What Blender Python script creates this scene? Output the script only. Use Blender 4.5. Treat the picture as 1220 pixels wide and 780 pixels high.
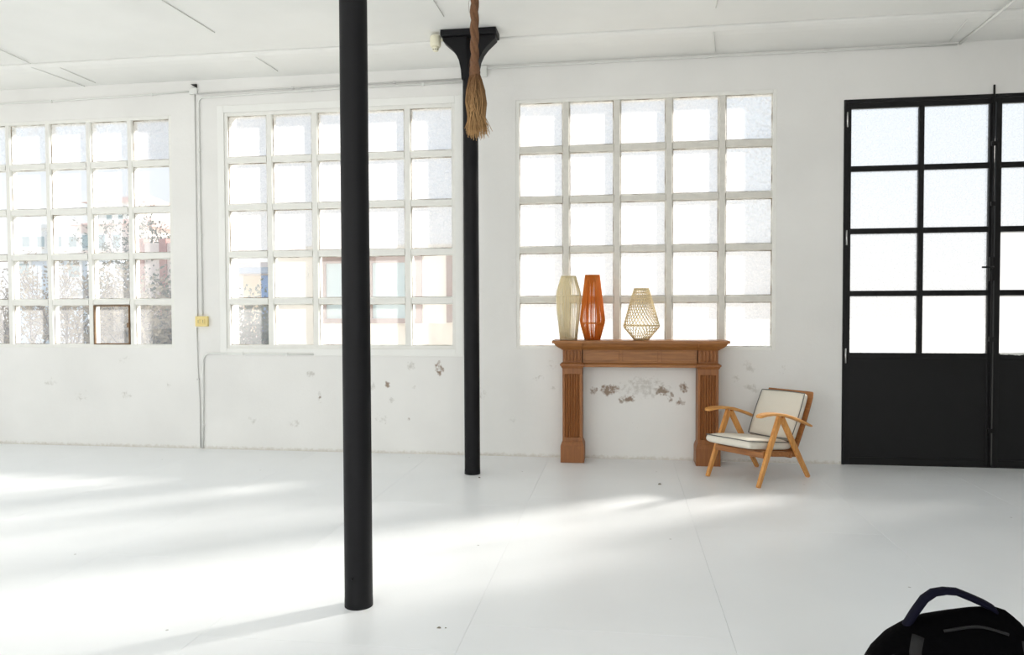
import bpy, math, random
from mathutils import Vector, Matrix
for _o in list(bpy.data.objects):
    bpy.data.objects.remove(_o)
random.seed(7)
SC = bpy.context.scene
COL = SC.collection
PI = math.pi

# ------------------------------------------------------------------ camera
CAM_Y, CAM_Z, FPX = -7.56455, 1.52, 900.0
YAW, PITCH, ROLL = 0.143952, 0.027672, -0.0039156
_R = Vector((math.cos(YAW), math.sin(YAW), 0))
_H = Vector((-math.sin(YAW), math.cos(YAW), 0))
_F = _H * math.cos(PITCH) + Vector((0, 0, -math.sin(PITCH)))
_U = _H * math.sin(PITCH) + Vector((0, 0, math.cos(PITCH)))
_R2 = _R * math.cos(ROLL) + _U * math.sin(ROLL)
_U2 = _U * math.cos(ROLL) - _R * math.sin(ROLL)
cd = bpy.data.cameras.new('camera')
cd.sensor_fit = 'HORIZONTAL'
cd.sensor_width = 36.0
cd.lens = 36.0 * FPX / 1220.0
cd.clip_start = 0.05
cd.clip_end = 500
cam = bpy.data.objects.new('camera', cd)
COL.objects.link(cam)
cam.matrix_world = Matrix(((_R2.x, _U2.x, -_F.x, 0), (_R2.y, _U2.y, -_F.y, CAM_Y), (_R2.z, _U2.z, -_F.z, CAM_Z), (0, 0, 0, 1)))
SC.camera = cam

# ------------------------------------------------------------------ world, sun, added fill light, exposure
SC.view_settings.view_transform = 'Standard'
SC.view_settings.look = 'None'
SC.view_settings.gamma = 1.0
SC.view_settings.use_curve_mapping = False
SC.view_settings.exposure = 0.33
SC.cycles.use_denoising = True
SC.cycles.max_bounces = 14
SC.cycles.diffuse_bounces = 9
SC.cycles.glossy_bounces = 4
SC.cycles.transmission_bounces = 8
SC.cycles.transparent_max_bounces = 16
SC.cycles.sample_clamp_indirect = 6.0
SC.cycles.caustics_reflective = False
SC.cycles.caustics_refractive = False

W = bpy.data.worlds.new('world')
SC.world = W
W.use_nodes = True
_nt = W.node_tree
_nt.nodes.clear()
_o = _nt.nodes.new('ShaderNodeOutputWorld')
_b = _nt.nodes.new('ShaderNodeBackground')
_tc = _nt.nodes.new('ShaderNodeTexCoord')
_sx = _nt.nodes.new('ShaderNodeSeparateXYZ')
_cr = _nt.nodes.new('ShaderNodeValToRGB')
_nt.links.new(_tc.outputs['Generated'], _sx.inputs[0])
_nt.links.new(_sx.outputs['Z'], _cr.inputs[0])
_nt.links.new(_cr.outputs[0], _b.inputs[0])
_nt.links.new(_b.outputs[0], _o.inputs[0])
_e = _cr.color_ramp.elements
_e[0].position = 0.0
_e[0].color = (1.0, 0.99, 0.97, 1)
_e[1].position = 0.6
_e[1].color = (0.62, 0.80, 1.0, 1)
_x = _e.new(0.16)
_x.color = (0.87, 0.93, 0.99, 1)
_b.inputs[1].default_value = 0.88

SUN_AZ, SUN_EL = math.radians(53.5), math.radians(24.3)
_sd = Vector((math.sin(SUN_AZ) * math.cos(SUN_EL), math.cos(SUN_AZ) * math.cos(SUN_EL), math.sin(SUN_EL)))
sl = bpy.data.lights.new('sun', 'SUN')
sl.energy = 7.5
sl.angle = math.radians(6.0)
sl.color = (1.0, 0.95, 0.87)
so = bpy.data.objects.new('sun', sl)
COL.objects.link(so)
so.rotation_euler = _sd.to_track_quat('Z', 'Y').to_euler()
so.location = (20, 15, 14)

XL, XR, YF, ZC = -9.0, 6.2, -11.0, 3.985
LEFT_OPEN = [(-4.3, -1.9), (-7.1, -4.7), (-10.3, -7.9)]  # unseen openings, made up to seat the fill lamps
FRONT_OPEN = [(-6.2, -3.8), (-2.9, -0.5), (0.4, 2.8)]


def fill_light(loc, rot, sx, sy, power, col):  # area lamp added out of view to brighten the room
    l = bpy.data.lights.new('fill_light', 'AREA')
    l.shape = 'RECTANGLE'
    l.size = sx
    l.size_y = sy
    l.energy = power
    l.color = col
    o = bpy.data.objects.new('fill_light', l)
    COL.objects.link(o)
    o.location = loc
    o.rotation_euler = rot


for a_, b_ in LEFT_OPEN:
    fill_light((XL + 0.02, (a_ + b_) / 2, 2.3), (0, -PI / 2, 0), 2.4, b_ - a_, 12 if a_ > -5 else 29, (1.0, 0.965, 0.91))
for a_, b_ in FRONT_OPEN:
    fill_light(((a_ + b_) / 2, YF + 0.02, 2.3), (PI / 2, 0, 0), b_ - a_, 2.4, 63, (1.0, 0.97, 0.92))


# ------------------------------------------------------------------ helpers
def lin(r, g, b):
    f = lambda c: (c / 255 / 12.92) if c / 255 <= 0.04045 else ((c / 255 + 0.055) / 1.055) ** 2.4
    return (f(r), f(g), f(b), 1.0)


class MB:
    def __init__(s):
        s.v = []
        s.f = []
        s.sm = []

    def add(s, vs, fs, smooth=False):
        o = len(s.v)
        s.v += [tuple(p) for p in vs]
        s.f += [tuple(i + o for i in f) for f in fs]
        s.sm += [smooth] * len(fs)
        return s

    def box(s, x0, x1, y0, y1, z0, z1):
        v = [(x0, y0, z0), (x1, y0, z0), (x1, y1, z0), (x0, y1, z0), (x0, y0, z1), (x1, y0, z1), (x1, y1, z1), (x0, y1, z1)]
        return s.add(v, [(0, 3, 2, 1), (4, 5, 6, 7), (0, 1, 5, 4), (1, 2, 6, 5), (2, 3, 7, 6), (3, 0, 4, 7)])

    def frustum(s, r0, z0, r1, z1):
        (a, b, c, d), (e, f, g, h) = r0, r1
        v = [(a, c, z0), (b, c, z0), (b, d, z0), (a, d, z0), (e, g, z1), (f, g, z1), (f, h, z1), (e, h, z1)]
        return s.add(v, [(0, 3, 2, 1), (4, 5, 6, 7), (0, 1, 5, 4), (1, 2, 6, 5), (2, 3, 7, 6), (3, 0, 4, 7)])

    def rings(s, rs, closed=False, cap=True, smooth=True):
        n = len(rs[0])
        vs = [p for r in rs for p in r]
        fs = []
        m = len(rs)
        for i in range(m if closed else m - 1):
            j = (i + 1) % m
            for k in range(n):
                l = (k + 1) % n
                fs.append((i * n + k, i * n + l, j * n + l, j * n + k))
        o = len(s.v)
        s.add(vs, fs, smooth)
        if cap and not closed:
            s.f += [tuple(o + k for k in reversed(range(n))), tuple(o + (m - 1) * n + k for k in range(n))]
            s.sm += [False, False]
        return s

    def tube(s, pts, rad, n=8, closed=False, flat=None):
        pts = [Vector(p) for p in pts]
        m = len(pts)
        rs = []
        prev = None
        for i, p in enumerate(pts):
            if closed:
                t = (pts[(i + 1) % m] - pts[i - 1]).normalized()
            else:
                t = (pts[min(i + 1, m - 1)] - pts[max(i - 1, 0)]).normalized()
            if prev is None:
                u = t.orthogonal().normalized() if flat is None else (Vector(flat) - t * Vector(flat).dot(t)).normalized()
            else:
                u = (prev - t * prev.dot(t)).normalized()
            prev = u
            w = t.cross(u)
            r = rad[i] if isinstance(rad, (list, tuple)) and not isinstance(rad[0], tuple) else rad
            ru, rw = (r if isinstance(r, tuple) else (r, r))
            if isinstance(rad, list) and isinstance(rad[0], tuple):
                ru, rw = rad[i]
            rs.append([p + u * ru * math.cos(2 * PI * k / n) + w * rw * math.sin(2 * PI * k / n) for k in range(n)])
        return s.rings(rs, closed)

    def lathe(s, prof, n=32, c=(0, 0), cap=True):
        return s.rings([[(c[0] + r * math.cos(2 * PI * k / n), c[1] + r * math.sin(2 * PI * k / n), z) for k in range(n)] for r, z in prof], cap=cap)

    def prism(s, poly, axis, a0, a1, smooth=False):
        """poly is a counter-clockwise list in the plane of the other two axes"""
        def P(p, a):
            return {'x': (a, p[0], p[1]), 'y': (p[0], a, p[1]), 'z': (p[0], p[1], a)}[axis]
        n = len(poly)
        vs = [P(p, a0) for p in poly] + [P(p, a1) for p in poly]
        fs = [tuple(reversed(range(n))), tuple(range(n, 2 * n))]
        fs += [(k, (k + 1) % n, n + (k + 1) % n, n + k) for k in range(n)]
        if axis == 'y':
            fs = [tuple(reversed(f)) for f in fs]
        return s.add(vs, fs, smooth)

    def build(s, name, mat, parent=None, loc=None, bevel=0.0, sub=0, kind=None, fixn=False):
        me = bpy.data.meshes.new(name)
        me.from_pydata(s.v, [], s.f)
        me.polygons.foreach_set('use_smooth', s.sm)
        me.materials.append(mat)
        me.update()
        if fixn:
            import bmesh
            bm = bmesh.new()
            bm.from_mesh(me)
            bmesh.ops.recalc_face_normals(bm, faces=bm.faces)
            bm.to_mesh(me)
            bm.free()
        o = bpy.data.objects.new(name, me)
        COL.objects.link(o)
        if parent:
            o.parent = parent
        if loc:
            o.location = loc
        if bevel:
            m = o.modifiers.new('bevel', 'BEVEL')
            m.width = bevel
            m.segments = 2
            m.limit_method = 'ANGLE'
            m.angle_limit = math.radians(40)
        if sub:
            m = o.modifiers.new('sub', 'SUBSURF')
            m.levels = sub
            m.render_levels = sub
        if kind:
            o['kind'] = kind
        return o


def tag(o, label, cat, group=None, kind=None):
    o['label'] = label
    o['category'] = cat
    if group:
        o['group'] = group
    if kind:
        o['kind'] = kind
    return o


def empty(name, loc=(0, 0, 0), rz=0.0, kind=None):
    o = bpy.data.objects.new(name, None)
    o.empty_display_size = 0.1
    COL.objects.link(o)
    o.location = loc
    o.rotation_euler = (0, 0, rz)
    if kind:
        o['kind'] = kind
    return o


def twin(o, parent=None, loc=None):
    c = o.copy()
    COL.objects.link(c)
    c.parent = parent if parent else o.parent
    if loc is not None:
        c.location = loc
    return c


def at(px, py, Y):
    """the point of the plane y = Y that stands behind a pixel of the 1220 x 780 photograph"""
    u, v = (px - 610) / FPX, (py - 390) / FPX
    d = _F + _R2 * u - _U2 * v
    t = (Y - CAM_Y) / d.y
    return Vector((0, CAM_Y, CAM_Z)) + d * t


# ------------------------------------------------------------------ materials
def mat_new(name):
    m = bpy.data.materials.new(name)
    m.use_nodes = True
    nt = m.node_tree
    nt.nodes.clear()
    out = nt.nodes.new('ShaderNodeOutputMaterial')
    return m, nt, out


def N(nt, t, **kw):
    n = nt.nodes.new(t)
    for k, v in kw.items():
        if k.startswith('i_'):
            n.inputs[k[2:].replace('_', ' ')].default_value = v
        elif k.startswith('n_'):
            n.inputs[int(k[2:])].default_value = v
        else:
            setattr(n, k, v)
    return n


def plain(name, col, rough=0.6, metal=0.0, var=0.0, scale=20.0, bump=0.0, spec=0.5, coat=0.0, translucent=0.0):
    m, nt, out = mat_new(name)
    p = N(nt, 'ShaderNodeBsdfPrincipled')
    p.inputs['Base Color'].default_value = col
    p.inputs['Roughness'].default_value = rough
    p.inputs['Metallic'].default_value = metal
    p.inputs['Specular IOR Level'].default_value = spec
    p.inputs['Coat Weight'].default_value = coat
    tc = N(nt, 'ShaderNodeTexCoord')
    nz = N(nt, 'ShaderNodeTexNoise')
    nz.inputs['Scale'].default_value = scale
    nz.inputs['Detail'].default_value = 4
    nt.links.new(tc.outputs['Object'], nz.inputs['Vector'])
    if var:
        mx = N(nt, 'ShaderNodeMix', data_type='RGBA')
        nt.links.new(nz.outputs['Fac'], mx.inputs[0])
        mx.inputs[6].default_value = tuple(max(0, c * (1 - var)) for c in col[:3]) + (1,)
        mx.inputs[7].default_value = tuple(min(1, c * (1 + var)) for c in col[:3]) + (1,)
        nt.links.new(mx.outputs[2], p.inputs['Base Color'])
    if bump:
        b = N(nt, 'ShaderNodeBump')
        b.inputs['Strength'].default_value = bump
        b.inputs['Distance'].default_value = 0.01
        nt.links.new(nz.outputs['Fac'], b.inputs['Height'])
        nt.links.new(b.outputs[0], p.inputs['Normal'])
    if translucent:
        t = N(nt, 'ShaderNodeBsdfTranslucent')
        t.inputs[0].default_value = col
        ms = N(nt, 'ShaderNodeMixShader')
        ms.inputs[0].default_value = translucent
        nt.links.new(p.outputs[0], ms.inputs[1])
        nt.links.new(t.outputs[0], ms.inputs[2])
        nt.links.new(ms.outputs[0], out.inputs[0])
    else:
        nt.links.new(p.outputs[0], out.inputs[0])
    return m


def wood(name, c0, c1, rough=0.45, axis='Z', scale=1.0):
    m, nt, out = mat_new(name)
    p = N(nt, 'ShaderNodeBsdfPrincipled')
    p.inputs['Roughness'].default_value = rough
    tc = N(nt, 'ShaderNodeTexCoord')
    mp = N(nt, 'ShaderNodeMapping')
    s = {'X': (2, 30, 30), 'Y': (30, 2, 30), 'Z': (30, 30, 2)}[axis]
    mp.inputs['Scale'].default_value = tuple(k * scale for k in s)
    nt.links.new(tc.outputs['Object'], mp.inputs[0])
    nz = N(nt, 'ShaderNodeTexNoise')
    nz.inputs['Scale'].default_value = 1.6
    nz.inputs['Detail'].default_value = 6
    nz.inputs['Roughness'].default_value = 0.65
    nz.inputs['Distortion'].default_value = 0.5
    nt.links.new(mp.outputs[0], nz.inputs['Vector'])
    cr = N(nt, 'ShaderNodeValToRGB')
    cr.color_ramp.elements[0].position = 0.3
    cr.color_ramp.elements[1].position = 0.72
    cr.color_ramp.elements[0].color = c0
    cr.color_ramp.elements[1].color = c1
    nt.links.new(nz.outputs['Fac'], cr.inputs[0])
    nt.links.new(cr.outputs[0], p.inputs['Base Color'])
    b = N(nt, 'ShaderNodeBump')
    b.inputs['Strength'].default_value = 0.15
    b.inputs['Distance'].default_value = 0.003
    nt.links.new(nz.outputs['Fac'], b.inputs['Height'])
    nt.links.new(b.outputs[0], p.inputs['Normal'])
    nt.links.new(p.outputs[0], out.inputs[0])
    return m


def plaster(name, base, stains=(), rough=0.75):
    """white painted plaster; stains = (x, z, rx, rz, strength) patches of flaking and damp with shapes of their own"""
    m, nt, out = mat_new(name)
    L = nt.links.new
    p = N(nt, 'ShaderNodeBsdfPrincipled')
    p.inputs['Roughness'].default_value = rough
    p.inputs['Specular IOR Level'].default_value = 0.3
    tc = N(nt, 'ShaderNodeTexCoord')
    n1 = N(nt, 'ShaderNodeTexNoise')
    n1.inputs['Scale'].default_value = 1.1
    n1.inputs['Detail'].default_value = 6
    L(tc.outputs['Object'], n1.inputs['Vector'])
    cr = N(nt, 'ShaderNodeValToRGB')
    cr.color_ramp.elements[0].position = 0.3
    cr.color_ramp.elements[1].position = 0.65
    cr.color_ramp.elements[0].color = tuple(c * 0.925 for c in base[:3]) + (1,)
    cr.color_ramp.elements[1].color = base
    L(n1.outputs['Fac'], cr.inputs[0])
    col = cr.outputs[0]
    n2 = N(nt, 'ShaderNodeTexNoise')
    n2.inputs['Scale'].default_value = 24.0
    n2.inputs['Detail'].default_value = 8
    n2.inputs['Roughness'].default_value = 0.7
    L(tc.outputs['Object'], n2.inputs['Vector'])
    if stains:
        sx = N(nt, 'ShaderNodeSeparateXYZ')
        L(tc.outputs['Object'], sx.inputs[0])
        wob = N(nt, 'ShaderNodeTexNoise')
        wob.inputs['Scale'].default_value = 7.0
        wob.inputs['Detail'].default_value = 3
        L(tc.outputs['Object'], wob.inputs['Vector'])
        ws = N(nt, 'ShaderNodeSeparateColor')
        L(wob.outputs['Color'], ws.inputs[0])

        def math_(op, a, b=None):
            k = N(nt, 'ShaderNodeMath', operation=op)
            for i, q in enumerate((a, b)):
                if q is None:
                    continue
                if isinstance(q, (int, float)):
                    k.inputs[i].default_value = q
                else:
                    L(q, k.inputs[i])
            return k.outputs[0]
        wx = math_('MULTIPLY', math_('SUBTRACT', ws.outputs[0], 0.5), 0.12)
        wz = math_('MULTIPLY', math_('SUBTRACT', ws.outputs[1], 0.5), 0.12)
        X = math_('ADD', sx.outputs['X'], wx)
        Z = math_('ADD', sx.outputs['Z'], wz)
        for tone in (0, 1):
            tot = None
            for (x, z, rx, rz, st, tn) in stains:
                if tn != tone:
                    continue
                a = math_('DIVIDE', math_('SUBTRACT', X, x), rx)
                b = math_('DIVIDE', math_('SUBTRACT', Z, z), rz)
                d2 = math_('ADD', math_('MULTIPLY', a, a), math_('MULTIPLY', b, b))
                mk = math_('MULTIPLY', math_('MAXIMUM', math_('SUBTRACT', 1.0, d2), 0.0), st)
                tot = mk if tot is None else math_('MAXIMUM', tot, mk)
            if tot is None:
                continue
            v = math_('ADD', math_('MULTIPLY', tot, 0.50), math_('SUBTRACT', n2.outputs['Fac'], 0.85))
            sm = N(nt, 'ShaderNodeMapRange')
            sm.inputs['From Min'].default_value = 0.0
            sm.inputs['From Max'].default_value = 0.16
            gate = N(nt, 'ShaderNodeMapRange')
            gate.inputs['From Min'].default_value = 0.0
            gate.inputs['From Max'].default_value = 0.06
            L(tot, gate.inputs[0])
            L(v, sm.inputs[0])
            fac = math_('MULTIPLY', sm.outputs[0], gate.outputs[0])
            fac = math_('MULTIPLY', fac, 0.78 if tone == 0 else 0.42)
            mx = N(nt, 'ShaderNodeMix', data_type='RGBA')
            L(fac, mx.inputs[0])
            L(col, mx.inputs[6])
            mx.inputs[7].default_value = lin(112, 78, 38) if tone == 0 else lin(158, 154, 144)
            col = mx.outputs[2]
        # dirt line above the floor
        dz = N(nt, 'ShaderNodeMapRange')
        dz.inputs['From Min'].default_value = 0.035
        dz.inputs['From Max'].default_value = 0.0
        L(math_('ADD', sx.outputs['Z'], math_('MULTIPLY', math_('SUBTRACT', n2.outputs['Fac'], 0.5), 0.1)), dz.inputs[0])
        mx = N(nt, 'ShaderNodeMix', data_type='RGBA')
        L(math_('MULTIPLY', dz.outputs[0], 0.5), mx.inputs[0])
        L(col, mx.inputs[6])
        mx.inputs[7].default_value = lin(170, 160, 140)
        col = mx.outputs[2]
    L(col, p.inputs['Base Color'])
    b = N(nt, 'ShaderNodeBump')
    b.inputs['Strength'].default_value = 0.22
    b.inputs['Distance'].default_value = 0.008
    L(n2.outputs['Fac'], b.inputs['Height'])
    L(b.outputs[0], p.inputs['Normal'])
    L(p.outputs[0], out.inputs[0])
    return m


def floor_paint(name):
    m, nt, out = mat_new(name)
    L = nt.links.new
    p = N(nt, 'ShaderNodeBsdfPrincipled')
    tc = N(nt, 'ShaderNodeTexCoord')
    n1 = N(nt, 'ShaderNodeTexNoise')
    n1.inputs['Scale'].default_value = 1.4
    n1.inputs['Detail'].default_value = 7
    L(tc.outputs['Object'], n1.inputs['Vector'])
    cr = N(nt, 'ShaderNodeValToRGB')
    cr.color_ramp.elements[0].position = 0.3
    cr.color_ramp.elements[1].position = 0.7
    cr.color_ramp.elements[0].color = (0.81, 0.83, 0.85, 1)
    cr.color_ramp.elements[1].color = (0.845, 0.865, 0.885, 1)
    L(n1.outputs['Fac'], cr.inputs[0])
    # chips and specks in the paint
    vo = N(nt, 'ShaderNodeTexVoronoi')
    vo.inputs['Scale'].default_value = 4.5
    L(tc.outputs['Object'], vo.inputs['Vector'])
    n3 = N(nt, 'ShaderNodeTexNoise')
    n3.inputs['Scale'].default_value = 60
    L(tc.outputs['Object'], n3.inputs['Vector'])
    ad = N(nt, 'ShaderNodeMath', operation='MULTIPLY_ADD')
    L(n3.outputs['Fac'], ad.inputs[0])
    ad.inputs[1].default_value = 0.05
    L(vo.outputs['Distance'], ad.inputs[2])
    sp = N(nt, 'ShaderNodeMapRange')
    sp.inputs['From Min'].default_value = 0.068
    sp.inputs['From Max'].default_value = 0.055
    L(ad.outputs[0], sp.inputs[0])
    wn = N(nt, 'ShaderNodeMath', operation='GREATER_THAN')
    wn.inputs[1].default_value = 0.62
    sc_ = N(nt, 'ShaderNodeSeparateColor')
    L(vo.outputs['Color'], sc_.inputs[0])
    L(sc_.outputs[0], wn.inputs[0])
    ml = N(nt, 'ShaderNodeMath', operation='MULTIPLY')
    L(sp.outputs[0], ml.inputs[0])
    L(wn.outputs[0], ml.inputs[1])
    ml2 = N(nt, 'ShaderNodeMath', operation='MULTIPLY')
    L(ml.outputs[0], ml2.inputs[0])
    ml2.inputs[1].default_value = 0.6
    mx = N(nt, 'ShaderNodeMix', data_type='RGBA')
    L(ml2.outputs[0], mx.inputs[0])
    L(cr.outputs[0], mx.inputs[6])
    mx.inputs[7].default_value = lin(120, 118, 110)
    L(mx.outputs[2], p.inputs['Base Color'])
    rr = N(nt, 'ShaderNodeMapRange')
    rr.inputs['To Min'].default_value = 0.34
    rr.inputs['To Max'].default_value = 0.40
    L(n1.outputs['Fac'], rr.inputs[0])
    L(rr.outputs[0], p.inputs['Roughness'])
    n4 = N(nt, 'ShaderNodeTexNoise')
    n4.inputs['Scale'].default_value = 5
    n4.inputs['Detail'].default_value = 5
    L(tc.outputs['Object'], n4.inputs['Vector'])
    b = N(nt, 'ShaderNodeBump')
    b.inputs['Strength'].default_value = 0.06
    b.inputs['Distance'].default_value = 0.004
    L(n4.outputs['Fac'], b.inputs['Height'])
    L(b.outputs[0], p.inputs['Normal'])
    L(p.outputs[0], out.inputs[0])
    return m


def glass(name, clear, dirt=0.12, scale=60.0, kind='noise', tint=(1, 1, 1, 1), white=(0.92, 0.92, 0.94, 1), amp=0.2):
    """a thin pane: part of the light passes straight, part is scattered by the textured or dusty glass"""
    m, nt, out = mat_new(name)
    L = nt.links.new
    tr = N(nt, 'ShaderNodeBsdfTransparent')
    tr.inputs[0].default_value = tint
    tl = N(nt, 'ShaderNodeBsdfTranslucent')
    tl.inputs[0].default_value = white
    tc = N(nt, 'ShaderNodeTexCoord')
    oi = N(nt, 'ShaderNodeObjectInfo')
    va = N(nt, 'ShaderNodeVectorMath', operation='MULTIPLY_ADD')
    L(oi.outputs['Random'], va.inputs[0])
    va.inputs[1].default_value = (37, 11, 53)
    L(tc.outputs['Object'], va.inputs[2])
    if kind == 'pebble':
        nz = N(nt, 'ShaderNodeTexVoronoi')
        nz.feature = 'SMOOTH_F1'
        nz.inputs['Scale'].default_value = scale
        fac = nz.outputs['Distance']
    else:
        nz = N(nt, 'ShaderNodeTexNoise')
        nz.inputs['Scale'].default_value = scale
        nz.inputs['Detail'].default_value = 3
        nz.inputs['Distortion'].default_value = 0.0 if clear > 0.7 else 0.8
        fac = nz.outputs['Fac']
    L(va.outputs[0], nz.inputs['Vector'])
    mr = N(nt, 'ShaderNodeMapRange')
    mr.inputs['From Min'].default_value = 0.3
    mr.inputs['From Max'].default_value = 0.7
    s = 1 - clear
    mr.inputs['To Min'].default_value = max(0, s - amp)
    mr.inputs['To Max'].default_value = min(1, s + amp)
    L(fac, mr.inputs[0])
    ms = N(nt, 'ShaderNodeMixShader')
    L(mr.outputs[0], ms.inputs[0])
    L(tr.outputs[0], ms.inputs[1])
    L(tl.outputs[0], ms.inputs[2])
    gl = N(nt, 'ShaderNodeBsdfGlossy')
    gl.inputs['Roughness'].default_value = 0.02 if clear > 0.7 else 0.3
    b = N(nt, 'ShaderNodeBump')
    b.inputs['Strength'].default_value = 0.02 if clear > 0.7 else 0.4
    b.inputs['Distance'].default_value = 0.004
    L(fac, b.inputs['Height'])
    if clear <= 0.7:
        L(b.outputs[0], gl.inputs['Normal'])
        L(b.outputs[0], tl.inputs['Normal'])
    m2 = N(nt, 'ShaderNodeMixShader')
    m2.inputs[0].default_value = 0.05
    L(ms.outputs[0], m2.inputs[1])
    L(gl.outputs[0], m2.inputs[2])
    L(m2.outputs[0], out.inputs[0])
    return m


# stains measured on the wall: x, z, half width, half height, strength, tone
def S(px, py, rx, ry, st, tn=0):
    p = at(px, py, 0)
    return (p.x, p.z, rx / 117, ry / 117, st, tn)


STAINS = [S(707, 464, 9, 8, 1.0), S(727, 463, 20, 9, 1.15), S(747, 477, 18, 8, 1.05), S(788, 465, 12, 10, 1.15),
          S(798, 473, 6, 12, 0.9), S(815, 462, 10, 12, 1.0), S(811, 479, 14, 7, 0.9), S(759, 507, 10, 10, 0.6),
          S(768, 462, 58, 22, 0.92, 1), S(150, 470, 14, 10, 0.85, 1), S(60, 455, 18, 10, 0.82, 1), S(300, 500, 16, 8, 0.8, 1), S(575, 470, 9, 16, 0.84, 1), S(610, 500, 14, 8, 0.8, 1), S(930, 440, 12, 10, 0.8, 1), S(524, 438, 8, 17, 0.95), S(490, 437, 10, 12, 0.95, 1), S(461, 460, 5, 10, 1.05),
          S(466, 476, 9, 9, 0.9, 1), S(444, 461, 8, 8, 0.9, 1), S(487, 500, 7, 6, 0.8), S(494, 461, 8, 7, 0.85, 1),
          S(370, 446, 11, 7, 1.0, 1), S(381, 473, 6, 18, 0.95, 1), S(381, 474, 3, 5, 1.0), S(352, 503, 20, 9, 0.8, 1),
          S(892, 437, 12, 9, 0.95, 1), S(878, 451, 9, 9, 0.85, 1), S(896, 463, 14, 7, 0.95, 1), S(655, 436, 12, 9, 0.8, 1),
          S(660, 463, 9, 4, 0.9, 1), S(640, 449, 20, 6, 0.75, 1), S(98, 472, 22, 18, 0.74, 1), S(200, 458, 8, 12, 0.78, 1),
          S(150, 428, 25, 8, 0.72, 1), S(455, 500, 25, 14, 0.72, 1), S(660, 390, 8, 5, 0.7, 1)]
M_WALL = plaster('white_plaster', (0.79, 0.787, 0.772, 1), STAINS)
M_CEIL = plaster('ceiling_paint', (0.84, 0.845, 0.825, 1))
M_SIDE = plaster('side_plaster', (0.80, 0.80, 0.78, 1))
M_GREY = plain('grey_plaster', lin(150, 148, 144), 0.85, var=0.08, scale=3)
M_FLOOR = floor_paint('white_floor_paint')
M_GAP = plain('joint_grey', lin(196, 196, 192), 0.9)
M_FRAMEW = plain('white_window_paint', (0.78, 0.78, 0.75, 1), 0.6, var=0.06, scale=14, bump=0.2)
M_FRAMEB = plain('worn_window_paint', (0.66, 0.645, 0.60, 1), 0.65, var=0.14, scale=16, bump=0.3)
M_RUST = plain('rust_edge', lin(120, 95, 70), 0.8, var=0.4, scale=40)
M_STEEL = plain('charcoal_steel', lin(27, 27, 28), 0.45, var=0.12, scale=8, bump=0.05, spec=0.2)
M_IRON = plain('charcoal_cast_iron', lin(27, 27, 29), 0.5, var=0.12, scale=18, bump=0.12, spec=0.12)
M_CHROME = plain('hinge_steel', (0.6, 0.6, 0.6, 1), 0.3, metal=0.9)
M_PIPE = plain('painted_conduit', (0.72, 0.73, 0.71, 1), 0.45, var=0.05)
M_PIPEG = plain('grey_conduit', (0.58, 0.58, 0.57, 1), 0.45, var=0.08)
M_DARKHOLE = plain('dark_hole', lin(30, 30, 28), 0.9)
M_MANTEL = wood('mantel_oak', lin(122, 74, 34), lin(154, 98, 50), 0.5, 'Z')
M_MANTELX = wood('mantel_oak_lengthwise', lin(124, 78, 35), lin(170, 114, 60), 0.45, 'X')
M_TEAK = wood('chair_teak', lin(190, 126, 60), lin(232, 176, 102), 0.42, 'X')
M_TEAKD = wood('chair_back_teak', lin(134, 84, 42), lin(176, 118, 66), 0.45, 'Y')
M_TEAKZ = wood('leg_teak', lin(186, 122, 58), lin(226, 168, 96), 0.42, 'Z')
M_LINEN = plain('cream_linen', lin(222, 217, 205), 0.9, var=0.05, scale=160, bump=0.25)
M_PIPING = plain('grey_piping', lin(105, 104, 102), 0.8)
M_CREAM = plain('cream_cord', lin(240, 233, 208), 0.8, var=0.06, scale=40, translucent=0.4)
M_ORANGE = plain('orange_cord', lin(226, 134, 48), 0.75, var=0.10, scale=30, translucent=0.35)
M_NATURAL = plain('natural_cord', lin(238, 226, 194), 0.8, var=0.10, scale=60, translucent=0.35)
M_ROPE = plain('brown_jute', lin(98, 68, 45), 0.95, var=0.25, scale=120, bump=0.4)
M_FRAY = plain('frayed_jute', lin(150, 108, 66), 0.95, var=0.3, scale=50, translucent=0.25)
_n = M_FRAY.node_tree      # the fibres bleach from brown at the binding to straw at the loose tips
_t, _s, _r = _n.nodes.new('ShaderNodeTexCoord'), _n.nodes.new('ShaderNodeSeparateXYZ'), _n.nodes.new('ShaderNodeValToRGB')
_m = _n.nodes.new('ShaderNodeMapRange')
_m.inputs['From Min'].default_value, _m.inputs['From Max'].default_value = -1.69, -1.90
_n.links.new(_t.outputs['Object'], _s.inputs[0])
_n.links.new(_s.outputs['Z'], _m.inputs[0])
_n.links.new(_m.outputs[0], _r.inputs[0])
_r.color_ramp.elements[0].color, _r.color_ramp.elements[1].color = lin(92, 60, 34), lin(188, 150, 102)
for _q in _n.nodes:
    if _q.type == 'BSDF_PRINCIPLED':
        _n.links.new(_r.outputs[0], _q.inputs['Base Color'])
    if _q.type == 'BSDF_TRANSLUCENT':
        _n.links.new(_r.outputs[0], _q.inputs[0])
M_CREAMP = plain('cream_plastic', lin(226, 222, 200), 0.4)
M_YELLOWP = plain('aged_cream_plastic', lin(226, 206, 140), 0.4)
M_BAG = plain('black_nylon', lin(2, 2, 3), 0.85, var=0.2, scale=60, bump=0.2, spec=0.04)
M_BAGN = plain('navy_webbing', lin(10, 10, 26), 0.7, var=0.2, scale=120, spec=0.08)
M_BAGG = plain('grey_webbing', lin(30, 30, 31), 0.7, var=0.2, scale=120, spec=0.2)
G_FROST = glass('rippled_glass', 0.52, scale=38, amp=0.12, white=(0.70, 0.67, 0.66, 1))
G_PEB = glass('pebbled_glass', 0.55, scale=42, kind='pebble', amp=0.15, white=(0.68, 0.66, 0.65, 1))
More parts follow.
